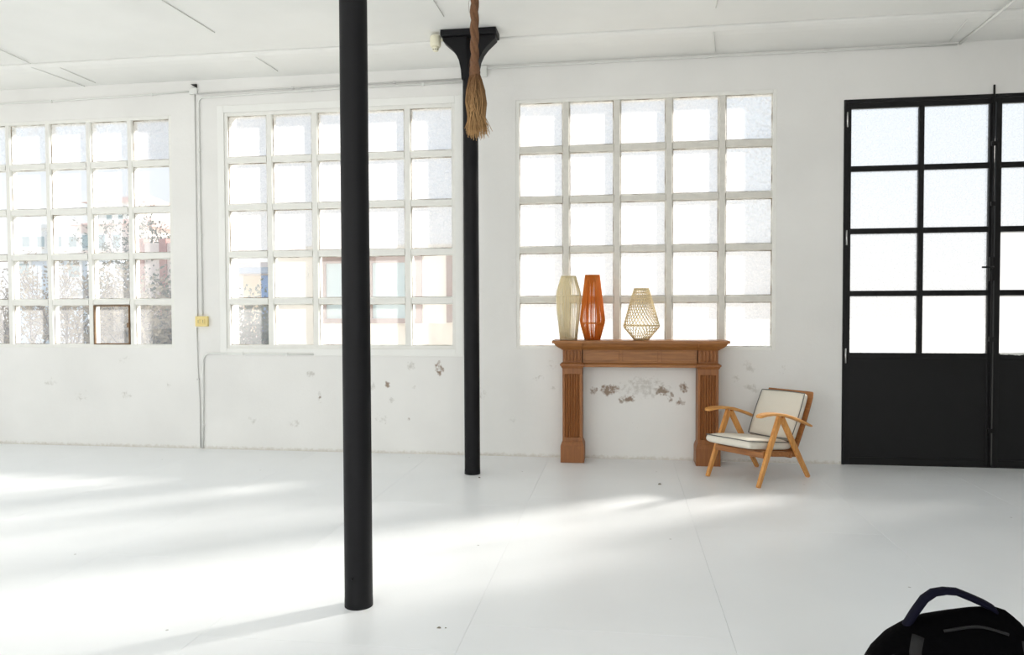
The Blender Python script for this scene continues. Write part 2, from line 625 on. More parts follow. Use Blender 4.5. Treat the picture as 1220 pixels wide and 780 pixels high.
G_SATIN = glass('frosted_door_glass', 0.68, scale=30, amp=0.12, white=(0.36, 0.37, 0.38, 1))
G_MATT = glass('matt_door_glass', 0.12, scale=30, amp=0.05, white=(0.5, 0.5, 0.51, 1))
G_CLEAR = glass('dusty_clear_glass', 0.76, scale=1.6, amp=0.05)
G_MIST = glass('half_misted_glass', 0.55, scale=9, amp=0.25)


# ------------------------------------------------------------------ structure
def wall_panel(name, axis, a0, a1, z0, z1, t0, t1, holes, mat):
    """a wall along x ('x') or y ('y') from a0 to a1 with rectangular holes, thickness t0..t1 across"""
    As = sorted({a0, a1} | {h[i] for h in holes for i in (0, 1)})
    Zs = sorted({z0, z1} | {h[i] for h in holes for i in (2, 3)})
    inside = lambda a, z: any(h[0] < a < h[1] and h[2] < z < h[3] for h in holes)
    solid = {}
    for i in range(len(As) - 1):
        for k in range(len(Zs) - 1):
            solid[i, k] = not inside((As[i] + As[i + 1]) / 2, (Zs[k] + Zs[k + 1]) / 2)
    mb = MB()
    P = (lambda a, t, z: (a, t, z)) if axis == 'x' else (lambda a, t, z: (t, a, z))
    for (i, k), s in solid.items():
        if not s:
            continue
        A0, A1, Z0, Z1 = As[i], As[i + 1], Zs[k], Zs[k + 1]
        mb.add([P(A0, t0, Z0), P(A1, t0, Z0), P(A1, t0, Z1), P(A0, t0, Z1)], [(0, 1, 2, 3)])
        mb.add([P(A0, t1, Z0), P(A1, t1, Z0), P(A1, t1, Z1), P(A0, t1, Z1)], [(3, 2, 1, 0)])
        if not solid.get((i - 1, k), False):
            mb.add([P(A0, t0, Z0), P(A0, t0, Z1), P(A0, t1, Z1), P(A0, t1, Z0)], [(0, 1, 2, 3)])
        if not solid.get((i + 1, k), False):
            mb.add([P(A1, t0, Z0), P(A1, t0, Z1), P(A1, t1, Z1), P(A1, t1, Z0)], [(3, 2, 1, 0)])
        if not solid.get((i, k - 1), False):
            mb.add([P(A0, t0, Z0), P(A0, t1, Z0), P(A1, t1, Z0), P(A1, t0, Z0)], [(0, 1, 2, 3)])
        if not solid.get((i, k + 1), False):
            mb.add([P(A0, t0, Z1), P(A0, t1, Z1), P(A1, t1, Z1), P(A1, t0, Z1)], [(3, 2, 1, 0)])
    return mb.build(name, mat, kind='structure', fixn=True)


WT = 0.26
ZB, ZT, PZ, PW = 1.122, 3.552, 0.5, 0.43
WIN = [('window_1', -7.23, 0.494, 0.430, M_FRAMEW), ('window_2', -4.146, 0.501, 0.430, M_FRAMEW), ('window_3', -1.016, 0.5045, 0.433, M_FRAMEB)]
DX0, DX1, DZ = 2.08, 4.745, 3.455
holes = [(x0 - 0.035, x0 + 4 * p + w + 0.035, ZB - 0.035, ZT + 0.035) for _, x0, p, w, _m in WIN] + [(DX0, DX1 + 0.35, 0.0, DZ + 0.24)]
wall_panel('wall_back', 'x', XL, XR, 0.0, 4.2, 0.0, WT, holes, M_WALL)
MB().box(DX0, DX1 + 0.35, 0.0, 0.05, DZ, DZ + 0.24).box(DX1, DX1 + 0.35, 0.0, 0.05, 0.0, DZ).build('door_surround', M_WALL, bpy.data.objects['wall_back'])
wall_panel('wall_left', 'y', YF, 0.0, 0.0, 4.2, XL - 0.25, XL, [(a, b, 1.1, 3.5) for a, b in LEFT_OPEN], M_SIDE)
wall_panel('wall_right', 'y', YF, 0.0, 0.0, 4.2, XR, XR + 0.25, [], M_GREY)
wall_panel('wall_front', 'x', XL - 0.25, XR + 0.25, 0.0, 4.2, YF - 0.25, YF, [(a, b, 1.1, 3.5) for a, b in FRONT_OPEN], M_SIDE)

# ceiling: flat field up to the column line, then a slightly lower coved strip that runs to the window wall
mb = MB()
mb.box(XL, XR, YF, -0.665, ZC, ZC + 0.2)
mb.build('ceiling', M_CEIL, kind='structure')
prof = [(-0.655, 4.15), (-0.655, 3.972), (-0.645, 3.966), (-0.60, 3.955), (-0.52, 3.945), (-0.44, 3.943), (-0.2, 3.945), (0.0, 3.945), (0.0, 4.15)]
mb = MB()
n = len(prof)
vs = [(x, y, z) for x in (XL, XR) for (y, z) in prof]
mb.add(vs, [(i, i + 1, n + i + 1, n + i) for i in range(n - 1)])
tr = mb.build('trim_1', M_CEIL, kind='structure', fixn=True)

# floor: subfloor with painted panels butted together
fl = MB().box(XL, XR, YF, 0.0, -0.06, -0.012).build('floor', M_GAP, kind='structure')
G = 0.0011
xs = [XL, -8.04, -6.82, -5.60, -4.38, -3.16, -1.94, -0.72, 0.50, 1.72, 2.94, 4.16, 5.38, XR]
starts = [-1.0, -2.1, -0.6, -1.7, -2.4, -0.9, -1.9, -1.61, -2.3, -0.78, -1.5, -2.2, -0.7]
cache = {}
for i in range(len(xs) - 1):
    ys = [0.0]
    y = starts[i]
    while y > YF + 0.2:
        ys.append(y)
        y -= 2.44
    ys.append(YF)
    for k in range(len(ys) - 1):
        w, d = xs[i + 1] - xs[i] - G, ys[k] - ys[k + 1] - G
        key = (round(w, 3), round(d, 3))
        loc = ((xs[i] + xs[i + 1]) / 2, (ys[k] + ys[k + 1]) / 2, 0)
        if key not in cache:
            b = 0.0006
            cache[key] = MB().box(-w / 2, w / 2, -d / 2, d / 2, -0.012, -b).frustum((-w / 2, w / 2, -d / 2, d / 2), -b, (-w / 2 + b, w / 2 - b, -d / 2 + b, d / 2 - b), 0.0).build('floor_panel', M_FLOOR, fl, loc)
        else:
            twin(cache[key], fl, loc)


# windows: frame, muntins, panes
def window(name, x0, p, w, mat, pane_of, border):
    x1, g = x0 + 4 * p + w, p - w
    cx = (x0 + x1) / 2
    r = empty(name, (cx, 0, ZB), kind='structure')
    H = ZT - ZB
    hw = (x1 - x0) / 2
    f = MB()
    e = 0.036
    ya, yb = 0.004, 0.10
    f.box(-hw - e, -hw, ya, yb, -e, H + e).box(hw, hw + e, ya, yb, -e, H + e)
    f.box(-hw, hw, ya, yb, -e, 0).box(-hw, hw, ya, yb, H, H + e)
    f.build('window_frame', M_FRAMEW, r, bevel=0.004)
    if border:
        t = border
        b = MB()
        for (a, c, d, k) in ((-hw - e - t, -hw - e, -e - t, H + e + t), (hw + e, hw + e + t, -e - t, H + e + t), (-hw - e, hw + e, -e - t, -e), (-hw - e, hw + e, H + e, H + e + t)):
            b.box(a, c, -0.009, 0.0, d, k)
        b.build('plaster_surround', M_CEIL, r, bevel=0.004)
    vm = hm = None
    gz = PZ - PW
    prof_v = lambda hw_: [(-hw_, 0.10), (-hw_, 0.02), (-hw_ + 0.010, 0.004), (hw_ - 0.010, 0.004), (hw_, 0.02), (hw_, 0.10)]
    for k in range(4):
        xc = -hw + w + g / 2 + k * p
        if vm is None:
            vm = MB().prism(prof_v(g / 2), 'z', 0, H).build('muntin', mat, r, (xc, 0, 0), fixn=True)
        else:
            twin(vm, r, (xc, 0, 0))
    for k in range(4):
        zc = PW + gz / 2 + k * PZ
        for j in range(5):
            xc = -hw + w / 2 + j * p
            if hm is None:
                pr = [(y, z) for z, y in prof_v(gz / 2)]
                hm = MB().prism(pr, 'x', -w / 2, w / 2).build('muntin', mat, r, (xc, 0, zc), fixn=True)
            else:
                twin(hm, r, (xc, 0, zc))
    protos = {}
    for row in range(5):
        for c in range(5):
            gm = pane_of(row, c)
            loc = (-hw + w / 2 + c * p, 0.034, PW / 2 + (4 - row) * PZ)
            if gm.name not in protos:
                a, b = w / 2 , PW / 2
                protos[gm.name] = MB().add([(-a, 0, -b), (a, 0, -b), (a, 0, b), (-a, 0, b)], [(0, 1, 2, 3)]).build('glass_pane', gm, r, loc)
            else:
                twin(protos[gm.name], r, loc)
    # crumbling putty line around each pane, brown where the paint has gone
    pt = None
    for row in range(5):
        for c in range(5):
            loc = (-hw + w / 2 + c * p, 0.03, PW / 2 + (4 - row) * PZ)
            if pt is None:
                a, b, t = w / 2, PW / 2, 0.006
                q = MB()
                for (x_0, x_1, z_0, z_1) in ((-a, a, -b, -b + t), (-a, a, b - t, b), (-a, -a + t, -b + t, b - t), (a - t, a, -b + t, b - t)):
                    q.box(x_0, x_1, -0.003, 0.002, z_0, z_1)
                pt = q.build('putty_bead', M_PUTTY, r, loc)
            else:
                twin(pt, r, loc)
    return r, hw


def putty():
    m, nt, out = mat_new('worn_putty')
    L = nt.links.new
    p = N(nt, 'ShaderNodeBsdfPrincipled')
    p.inputs['Roughness'].default_value = 0.8
    tc = N(nt, 'ShaderNodeTexCoord')
    oi = N(nt, 'ShaderNodeObjectInfo')
    va = N(nt, 'ShaderNodeVectorMath', operation='MULTIPLY_ADD')
    L(oi.outputs['Random'], va.inputs[0])
    va.inputs[1].default_value = (37, 11, 53)
    L(tc.outputs['Object'], va.inputs[2])
    nz = N(nt, 'ShaderNodeTexNoise')
    nz.inputs['Scale'].default_value = 6
    nz.inputs['Detail'].default_value = 6
    L(va.outputs[0], nz.inputs['Vector'])
    cr = N(nt, 'ShaderNodeValToRGB')
    cr.color_ramp.elements[0].position = 0.40
    cr.color_ramp.elements[0].color = lin(120, 104, 84)
    cr.color_ramp.elements[1].position = 0.56
    cr.color_ramp.elements[1].color = (0.66, 0.65, 0.61, 1)
    L(nz.outputs['Fac'], cr.inputs[0])
    L(cr.outputs[0], p.inputs['Base Color'])
    L(p.outputs[0], out.inputs[0])
    return m


M_PUTTY = putty()
w1, hw1 = window(*WIN[0], lambda r, c: G_FROST if (r, c) == (0, 4) else (G_MIST if r == 0 else G_CLEAR), 0.0)
# the little opening casement in the lowest row of the left window
q = MB()
a, b, t = 0.215, 0.215, 0.013
for (x_0, x_1, z_0, z_1) in ((-a, a, -b, -b + t), (-a, a, b - t, b), (-a, -a + t, -b + t, b - t), (a - t, a, -b + t, b - t)):
    q.box(x_0, x_1, -0.012, 0.012, z_0, z_1)
ca = q.build('casement', M_RUST, w1, (-hw1 + 0.215 + 3 * 0.494, 0.012, 0.215))
MB().box(0.195, 0.222, -0.03, -0.012, -0.03, 0.02).build('latch', M_RUST, ca)
window(*WIN[1], lambda r, c: G_FROST if r < 3 else G_CLEAR, 0.075)
window(*WIN[2], lambda r, c: G_PEB if c == 4 and r < 3 else G_FROST, 0.0)

# steel door with two leaves
dr = empty('door_1', ((DX0 + DX1) / 2, 0, 0), kind='structure')
dr_x = (DX0 + DX1) / 2
f = MB()
f.box(DX0 - dr_x, DX0 - dr_x + 0.028, -0.012, 0.10, 0, DZ).box(DX1 - dr_x - 0.028, DX1 - dr_x, -0.012, 0.10, 0, DZ)
f.box(DX0 - dr_x + 0.028, DX1 - dr_x - 0.028, -0.012, 0.10, DZ - 0.032, DZ)
f.build('door_frame', M_STEEL, dr, bevel=0.003)
MB().box(DX0 - dr_x + 0.028, DX1 - dr_x - 0.028, 0.0, 0.12, 0.0, 0.012).build('threshold', M_STEEL, dr)
LW = 3.4105 - DX0 - 0.030


def leaf(sx, name_glass):
    """one leaf; sx = +1 for hinges on the left"""
    L = empty('door_leaf', (sx * (DX0 + 0.030 - dr_x), 0, 0))
    L.parent = dr
    m = lambda a, b: (a, b) if sx > 0 else (-b, -a)
    s = MB()
    x = [0.0, 0.040, 0.640, 0.688, 1.250, LW - 0.003]
    top = DZ - 0.036
    for (a, b, z0, z1) in ((x[0], x[1], 0.01, top), (x[4], x[5], 0.01, top), (x[1], x[4], 3.371, top), (x[1], x[4], 1.012, 1.068), (x[1], x[4], 0.01, 0.07)):
        a, b = m(a, b)
        s.box(a, b, 0.004, 0.045, z0, z1)
    s.build('stile_and_rail', M_STEEL, L, bevel=0.003)
    a, b = m(x[2], x[3])
    MB().box(a, b, 0.006, 0.043, 1.068, 3.371).build('glazing_bar', M_STEEL, L, bevel=0.003)
    ph = (3.371 - 1.068 - 3 * 0.052) / 4
    for k in range(3):
        z = 1.068 + (k + 1) * ph + k * 0.052
        for (p, q) in ((x[1], x[2]), (x[3], x[4])):
            a, b = m(p, q)
            MB().box(a, b, 0.006, 0.043, z, z + 0.052).build('glazing_bar', M_STEEL, L, bevel=0.003)
    for k in range(4):
        z = 1.068 + k * (ph + 0.052)
        for j, (p, q) in enumerate(((x[1], x[2]), (x[3], x[4]))):
            a, b = m(p, q)
            MB().add([(a, 0.026, z), (b, 0.026, z), (b, 0.026, z + ph), (a, 0.026, z + ph)], [(0, 1, 2, 3)]).build('glass_pane', name_glass(3 - k, j), L)
    a, b = m(x[1], x[4])
    MB().box(a, b, 0.016, 0.034, 0.07, 1.012).build('steel_panel', M_STEEL, L)
    return L


leaf(1, lambda r, c: G_PEB if (r, c) == (3, 1) else G_SATIN)
rl = leaf(-1, lambda r, c: G_SATIN if r < 2 and c == 1 else G_MATT)
tp = MB()
x_ = -1.243
for k in range(9):      # scraps of torn tape on the lowest bar of the right leaf
    a = -1.243 + k * 0.034
    tp.add([(a, 0.003, 1.062 - random.uniform(0, .01)), (a + 0.036, 0.003, 1.060 - random.uniform(0, .012)), (a + 0.034, 0.003, 1.070 + random.uniform(0, .012)), (a + 0.002, 0.003, 1.070 + random.uniform(0, .014))], [(0, 1, 2, 3)])
tp.add([(-0.985, 0.003, 1.066), (-0.955, 0.003, 1.02), (-0.94, 0.003, 1.024), (-0.962, 0.003, 1.068)], [(0, 1, 2, 3)])
tp.build('torn_tape', M_FRAMEW, rl, kind='stuff')['label'] = 'torn strip of white tape'
h0 = None
for z in (3.27, 2.16, 0.95 + 0.09):
    loc = (DX0 + 0.03 - dr_x, -0.006, z)
    if h0 is None:
        h0 = MB().lathe([(0.009, -0.07), (0.009, 0.07)], 12).build('hinge', M_CHROME, dr, loc)
        h0['label'] = 'bright steel barrel hinge'
    else:
        twin(h0, dr, loc)
bolt = MB()
bx = 3.385 - dr_x
bolt.tube([(bx, -0.016, 0.02), (bx, -0.016, 3.535)], 0.009, 8)
for z in (0.35, 1.2, 2.45, 3.0, 3.40):
    bolt.box(bx - 0.018, bx + 0.018, -0.024, 0.004, z - 0.02, z + 0.02)
bolt.build('long_bolt', M_STEEL, dr)
MB().box(bx - 0.02, bx + 0.02, -0.02, 0.004, 1.74, 1.96).tube([(bx, -0.02, 1.865), (bx, -0.05, 1.865), (bx - 0.10, -0.052, 1.865)], 0.009, 8).build('lever_handle', M_STEEL, dr)

# ground outside
MB().box(-60, 60, WT, 90, -0.4, -0.15).build('ground', plain('pale_gravel', lin(226, 220, 208), 0.9, var=0.08, scale=2), kind='structure')


# ------------------------------------------------------------------ iron columns
def column(x, y, label):
    c = empty('iron_column', (x, y, 0))
    R = 0.0705
    MB().lathe([(R + 0.001, 0.0), (R + 0.001, 0.03), (R, 0.05), (R, 1.6), (R - 0.002, 3.4), (R - 0.002, 3.9)], 40).build('shaft', M_IRON, c)
    cap = MB()
    zt = ZC - 0.002
    cap.box(-0.252, 0.252, -0.10, 0.10, zt - 0.055, zt)
    # arms swept from the plate down to the shaft
    for s in (-1, 1):
        top = zt - 0.055
        pts = [(0.240, top), (0.238, top - 0.03), (0.205, top - 0.06), (0.160, top - 0.10), (0.120, top - 0.15), (0.092, top - 0.21), (0.076, top - 0.29), (0.069, top - 0.38)]
        poly = [(s * a, z) for a, z in pts] + [(s * 0.02, top - 0.38), (s * 0.02, top)]
        if s > 0:
            poly = poly[::-1]
        cap.prism(poly, 'y', -0.062, 0.062)
    cap.build('capital', M_IRON, c, bevel=0.006, fixn=True)
    MB().lathe([(0.004, 0), (0.007, 0.002), (0.007, 0.006), (0.002, 0.009)], 10).build('bolt_head', M_IRON, c, (-0.006, -R, 0.16)).rotation_euler = (PI / 2, 0, 0)
    return tag(c, label, 'column')


column(-1.345, -0.838, 'charcoal cast iron column behind the rope, flared capital in view, nearer the window wall')
column(-1.327, -3.900, 'charcoal cast iron column closest to the viewer, rising from open floor out of frame')

# ------------------------------------------------------------------ mantelpiece
mt = empty('fireplace_mantel', (0.17, -0.14, 0))
MX, MY = 0.17, -0.14


def mbx(mb, x0, x1, y0, y1, z0, z1):
    return mb.box(x0 - MX, x1 - MX, y0 - MY, y1 - MY, z0, z1)


def mfr(mb, r0, z0, r1, z1):
    g = lambda r: (r[0] - MX, r[1] - MX, r[2] - MY, r[3] - MY)
    return mb.frustum(g(r0), z0, g(r1), z1)


YB = -0.012
for (xa, xb) in ((-0.569, -0.377), (0.718, 0.910)):
    sh = MB()
    nfl, mg = 6, 0.022
    fw = (xb - xa - 2 * mg) / nfl
    poly = [(xa, YB), (xa, -0.232), (xa + mg, -0.232)]
    for k in range(nfl):
        for j in range(1, 8):
            t = j / 7
            s_ = max(0.0, math.sin(PI * min(1, max(0, (t - 0.08) / 0.84))))
            poly.append((xa + mg + fw * (k + t), -0.232 + 0.015 * s_))
    poly += [(xb, -0.232), (xb, YB)]
    sh.prism([(x - MX, y - MY) for x, y in poly], 'z', 0.245, 0.862)
    mbx(sh, xa, xb, -0.234, YB, 0.19, 0.245)
    mbx(sh, xa, xb, -0.234, YB, 0.862, 0.925)
    sh.build('fluted_pilaster', M_MANTEL, mt, bevel=0.002, fixn=True)
    pl = MB()
    mbx(pl, xa - 0.018, xb + 0.018, -0.258, YB, 0.0, 0.165)
    mfr(pl, (xa - 0.018, xb + 0.018, -0.258, YB), 0.165, (xa - 0.004, xb + 0.004, -0.240, YB), 0.205)
    pl.build('plinth', M_MANTEL, mt, bevel=0.003)
    cp = MB()
    mfr(cp, (xa - 0.004, xb + 0.004, -0.240, YB), 0.918, (xa - 0.016, xb + 0.016, -0.256, YB), 0.945)
    mbx(cp, xa - 0.022, xb + 0.022, -0.262, YB, 0.945, 0.962)
    mfr(cp, (xa - 0.014, xb + 0.014, -0.254, YB), 0.962, (xa, xb, -0.240, YB), 0.975)
    cp.build('pilaster_cap', M_MANTEL, mt, bevel=0.002)
    bl = MB()
    mbx(bl, xa + 0.004, xb - 0.004, -0.228, YB, 0.975, 1.10)
    bl.build('corner_block', M_MANTEL, mt, bevel=0.002)
    cv = MB()
    for k in range(5):
        xc = xa + 0.030 + k * (xb - xa - 0.060) / 4 - MX
        cv.rings([[(xc + 0.015 * sc * math.cos(2 * PI * j / 10), -0.228 - MY + 0.012 * sc * math.sin(2 * PI * j / 10), z) for j in range(10)]
                  for sc, z in ((0.25, 0.985), (0.8, 0.993), (1, 1.005), (0.85, 1.05), (1.0, 1.075), (0.6, 1.088), (0.2, 1.094))])
    cv.build('carved_reeding', M_MANTEL, mt)
fz = MB()
mbx(fz, -0.372, 0.713, -0.205, YB, 0.945, 1.10)
fz.build('frieze', M_MANTELX, mt)
ar = MB()
mbx(ar, -0.377, 0.718, -0.222, YB, 0.930, 0.958)
mfr(ar, (-0.377, 0.718, -0.218, -0.20), 0.958, (-0.377, 0.718, -0.206, -0.20), 0.972)
ar.build('architrave', M_MANTELX, mt, bevel=0.003)
for (xa, xb) in ((-0.360, -0.022), (0.002, 0.346), (0.370, 0.702)):
    p_ = MB()
    t = 0.010
    for (a, b, c, d) in ((xa, xb, 0.980, 0.980 + t), (xa, xb, 1.090 - t, 1.090), (xa, xa + t, 0.980 + t, 1.090 - t), (xb - t, xb, 0.980 + t, 1.090 - t)):
        mbx(p_, a, b, -0.213, -0.205, c, d)
    p_.build('panel_moulding', M_MANTELX, mt, bevel=0.002)
cn = MB()
for (xa, xb, yo) in ((-0.570, -0.376, 0.0), (0.717, 0.911, 0.0), (-0.376, 0.717, 0.022)):
    le, re = (0.0, 0.0)
    if xa < -0.5:
        le = 1
    if xb > 0.8:
        re = 1
    steps = [(0.0, 1.098), (0.012, 1.108), (0.030, 1.118), (0.050, 1.132), (0.066, 1.150), (0.074, 1.164)]
    for (o0, z0), (o1, z1) in zip(steps[:-1], steps[1:]):
        mfr(cn, (xa - o0 * le, xb + o0 * re, -0.234 - o0 + yo, YB), z0, (xa - o1 * le, xb + o1 * re, -0.234 - o1 + yo, YB), z1)
cn.build('crown_moulding', M_MANTELX, mt)
sf = MB()
mbx(sf, -0.664, 1.004, -0.318, YB, 1.164, 1.1915)
sf.build('shelf', M_MANTELX, mt, bevel=0.005)
tag(mt, 'brown oak fireplace mantel with fluted pilasters standing against the wall under the right window', 'mantelpiece')


# ------------------------------------------------------------------ cord vases
def vase(name, x, y, prof, mat, nstr, rs, label, rings_at, lattice=False):
    zb = 1.195
    r = empty(name, (x, y, zb))
    P = sorted(prof, key=lambda q: q[1])

    def rad(z):
        for (r0, z0), (r1, z1) in zip(P[:-1], P[1:]):
            if z0 <= z <= z1:
                t = (z - z0) / (z1 - z0)
                return r0 + (r1 - r0) * t
        return P[-1][0]
    zt = P[-1][1]
    for z in rings_at:
        rr = rad(min(max(z, 0), zt))
        MB().tube([(rr * math.cos(2 * PI * k / 40), rr * math.sin(2 * PI * k / 40), min(max(z, 0.006), zt - 0.004)) for k in range(40)], 0.0048, 8, closed=True).build('wire_ring', mat, r)
    b = MB()
    b.lathe([(P[0][0] - 0.004, 0.001), (P[0][0] - 0.004, 0.008)], 32)
    b.build('base_disc', mat, r)
    s = MB()
    zs = sorted({q[1] for q in P} | {zt * k / 12 for k in range(13)})
    for k in range(nstr):
        if lattice:
            for d in (-1, 1):
                pts = []
                for z in zs:
                    a = 2 * PI * k / nstr + d * 1.9 * z / zt
                    pts.append(((rad(z) + 0.002 * d) * math.cos(a), (rad(z) + 0.002 * d) * math.sin(a), z))
                s.tube(pts, rs, 5)
        else:
            a = 2 * PI * k / nstr + random.uniform(-0.25, 0.25) * 2 * PI / nstr
            zz = [q[1] for q in P]
            s.tube([((rad(z) + 0.002) * math.cos(a), (rad(z) + 0.002) * math.sin(a), z) for z in zz], rs, 5)
    s.build('cord_winding', mat, r, kind='stuff')
    return tag(r, label, 'vase', 'cord vases on the mantel shelf')


vase('cord_vase', -0.512, -0.165, [(0.080, 0.0), (0.110, 0.28), (0.119, 0.425), (0.112, 0.47), (0.068, 0.622)], M_CREAM, 58, 0.0032,
     'tall cream cord vase widest near its top, left of the orange one', (0.0, 0.43, 0.622))
vase('cord_vase', -0.280, -0.165, [(0.072, 0.0), (0.114, 0.155), (0.119, 0.19), (0.112, 0.25), (0.086, 0.47), (0.067, 0.630)], M_ORANGE, 60, 0.0037,
     'tall orange cord vase between two cream ones on the mantel', (0.0, 0.16, 0.630))
vase('cord_vase', 0.190, -0.190, [(0.068, 0.0), (0.165, 0.118), (0.172, 0.137), (0.165, 0.155), (0.095, 0.41), (0.066, 0.497)], M_NATURAL, 30, 0.0030,
     'short wide cream vase of open diamond lattice on the mantel', (0.0, 0.137, 0.40, 0.497), True)

# ------------------------------------------------------------------ armchair
AX, AY, AR = 1.128, -1.091, math.atan2(0.6848, 0.7287)
CU, CV = 0.36, 0.28
_c, _s = math.cos(AR), math.sin(AR)
ch = empty('armchair', (AX + CU * _c - CV * _s, AY + CU * _s + CV * _c, 0), AR)
tag(ch, 'teak armchair with cream cushions and A-shaped legs beside the mantel', 'armchair')


def plank(path, half, v0, v1):
    """a bar in the chair's side plane: path of (u, z), half thickness per point, from v0 to v1"""
    m = len(path)
    rs = []
    for i, (u, z) in enumerate(path):
        a = Vector(path[max(i - 1, 0)])
        b = Vector(path[min(i + 1, m - 1)])
        t = (b - a).normalized()
        nn = Vector((-t.y, t.x)) * half[i]
        va, vb = (v0[i], v1[i]) if isinstance(v0, list) else (v0, v1)
        rs.append([(u + nn.x - CU, va - CV, z + nn.y), (u + nn.x - CU, vb - CV, z + nn.y), (u - nn.x - CU, vb - CV, z - nn.y), (u - nn.x - CU, va - CV, z - nn.y)])
    return rs


for v in (0.0, 0.560):
    va, vb = (v - 0.004, v + 0.026) if v == 0 else (v - 0.026, v + 0.004)
    MB().rings(plank([(0.010, 0.0), (0.14, 0.27), (0.295, 0.572)], [0.017, 0.025, 0.029], va, vb), smooth=False).build('leg', M_TEAKZ, ch, bevel=0.005, fixn=True)
    MB().rings(plank([(0.712, 0.0), (0.535, 0.25), (0.322, 0.560)], [0.017, 0.024, 0.026], va, vb), smooth=False).build('leg', M_TEAKZ, ch, bevel=0.005, fixn=True)
    pa = [(0.004, 0.592), (0.03, 0.600), (0.08, 0.606), (0.16, 0.606), (0.25, 0.597), (0.34, 0.582), (0.44, 0.556), (0.55, 0.522), (0.65, 0.486), (0.745, 0.450)]
    th = [0.009, 0.012, 0.012, 0.012, 0.013, 0.013, 0.012, 0.011, 0.010, 0.008]
    wd = [0.028, 0.036, 0.038, 0.038, 0.036, 0.033, 0.030, 0.027, 0.024, 0.018]
    vc = v + (0.008 if v == 0 else -0.008)
    MB().rings(plank(pa, th, [vc - q for q in wd], [vc + q for q in wd]), smooth=False).build('armrest', M_TEAK, ch, bevel=0.006, fixn=True)
    va, vb = (v + 0.026, v + 0.048) if v == 0 else (v - 0.048, v - 0.026)
    MB().rings(plank([(0.10, 0.272), (0.30, 0.248), (0.585, 0.212)], [0.022, 0.024, 0.022], va, vb), smooth=False).build('side_rail', M_TEAKD, ch, bevel=0.004, fixn=True)
MB().rings(plank([(0.095, 0.258), (0.125, 0.254)], [0.024, 0.024], 0.026, 0.534), smooth=False).build('front_rail', M_TEAKD, ch, bevel=0.004, fixn=True)
MB().rings(plank([(0.555, 0.215), (0.585, 0.212)], [0.022, 0.022], 0.026, 0.534), smooth=False).build('rear_rail', M_TEAKD, ch, bevel=0.004, fixn=True)
# stretcher between the leg pairs
MB().rings(plank([(0.46, 0.215), (0.49, 0.211)], [0.018, 0.018], 0.02, 0.54), smooth=False).build('stretcher', M_TEAKD, ch, bevel=0.004, fixn=True)
# backrest board: slightly curved plank with eased top corners, wider than the cushion
B0, B1 = Vector((0.565, 0.215)), Vector((0.838, 0.742))
bd = (B1 - B0).normalized()
bn = Vector((-bd.y, bd.x))      # towards the sitter
rs = []
Lb = (B1 - B0).length
for k in range(13):
    s_ = Lb * k / 12
    hwid = 0.240 if s_ < Lb * 0.9 else 0.240 - 0.010 * ((s_ - Lb * 0.9) / (Lb * 0.1)) ** 2
    P = B0 + bd * s_ - bn * 0.012 * math.sin(PI * k / 12)
    rs.append([(P.x + bn.x * 0.010 - CU, -hwid, P.y + bn.y * 0.010), (P.x + bn.x * 0.010 - CU, hwid, P.y + bn.y * 0.010),
               (P.x - bn.x * 0.010 - CU, hwid, P.y - bn.y * 0.010), (P.x - bn.x * 0.010 - CU, -hwid, P.y - bn.y * 0.010)])
MB().rings(rs, smooth=False).build('back_board', M_TEAKD, ch, bevel=0.004, fixn=True)


def cushion(name, O, ax, ay, az, l, w, t, crown, parent):
    """a boxy cushion: O is the middle of its underside, ax length, ay width, az thickness directions"""
    n, m_ = 14, 14
    mb_ = MB()
    side = []

    def sq(p, q):
        return p * math.sqrt(max(0, 1 - q * q * 0.06)), q * math.sqrt(max(0, 1 - p * p * 0.06))
    idx = {}
    vs = []

    def vert(p, q, lev):
        a, b = sq(p, q)
        e = max(abs(p), abs(q))
        if lev == 1:
            h = t + crown * (1 - p ** 4) * (1 - q ** 4) - 0.012 * e ** 10
        else:
            h = 0.012 * e ** 10
        ins = 0.006 * (1 if e > 0.999 else 0)
        v = O + ax * (a * (l / 2 - ins)) + ay * (b * (w / 2 - ins)) + az * h
        vs.append(v)
        return len(vs) - 1
    grid = {}
    for lev in (0, 1):
        for i in range(n + 1):
            for j in range(m_ + 1):
                grid[lev, i, j] = vert(-1 + 2 * i / n, -1 + 2 * j / m_, lev)
    fs = []
    for i in range(n):
        for j in range(m_):
            fs.append((grid[1, i, j], grid[1, i + 1, j], grid[1, i + 1, j + 1], grid[1, i, j + 1]))
            fs.append((grid[0, i, j], grid[0, i, j + 1], grid[0, i + 1, j + 1], grid[0, i + 1, j]))
    per = [(i, 0) for i in range(n)] + [(n, j) for j in range(m_)] + [(i, m_) for i in range(n, 0, -1)] + [(0, j) for j in range(m_, 0, -1)]
    mid = []
    for (i, j) in per:
        p, q = -1 + 2 * i / n, -1 + 2 * j / m_
        a, b = sq(p, q)
        vs.append(O + ax * (a * (l / 2 + 0.004)) + ay * (b * (w / 2 + 0.004)) + az * t * 0.5)
        mid.append(len(vs) - 1)
    K = len(per)
    for k in range(K):
        k2 = (k + 1) % K
        fs.append((grid[0, per[k][0], per[k][1]], grid[0, per[k2][0], per[k2][1]], mid[k2], mid[k]))
        fs.append((mid[k], mid[k2], grid[1, per[k2][0], per[k2][1]], grid[1, per[k][0], per[k][1]]))
    mb_.add(vs, fs, True)
    cu = mb_.build(name, M_LINEN, parent, sub=1, fixn=True)
    top = [vs[grid[1, i, j]] for (i, j) in per]
    pp = MB().tube([v + az * 0.002 for v in top], 0.0042, 6, closed=True).build('piping', M_PIPING, cu)
    pp['label'] = 'dark grey piping'
    return cu


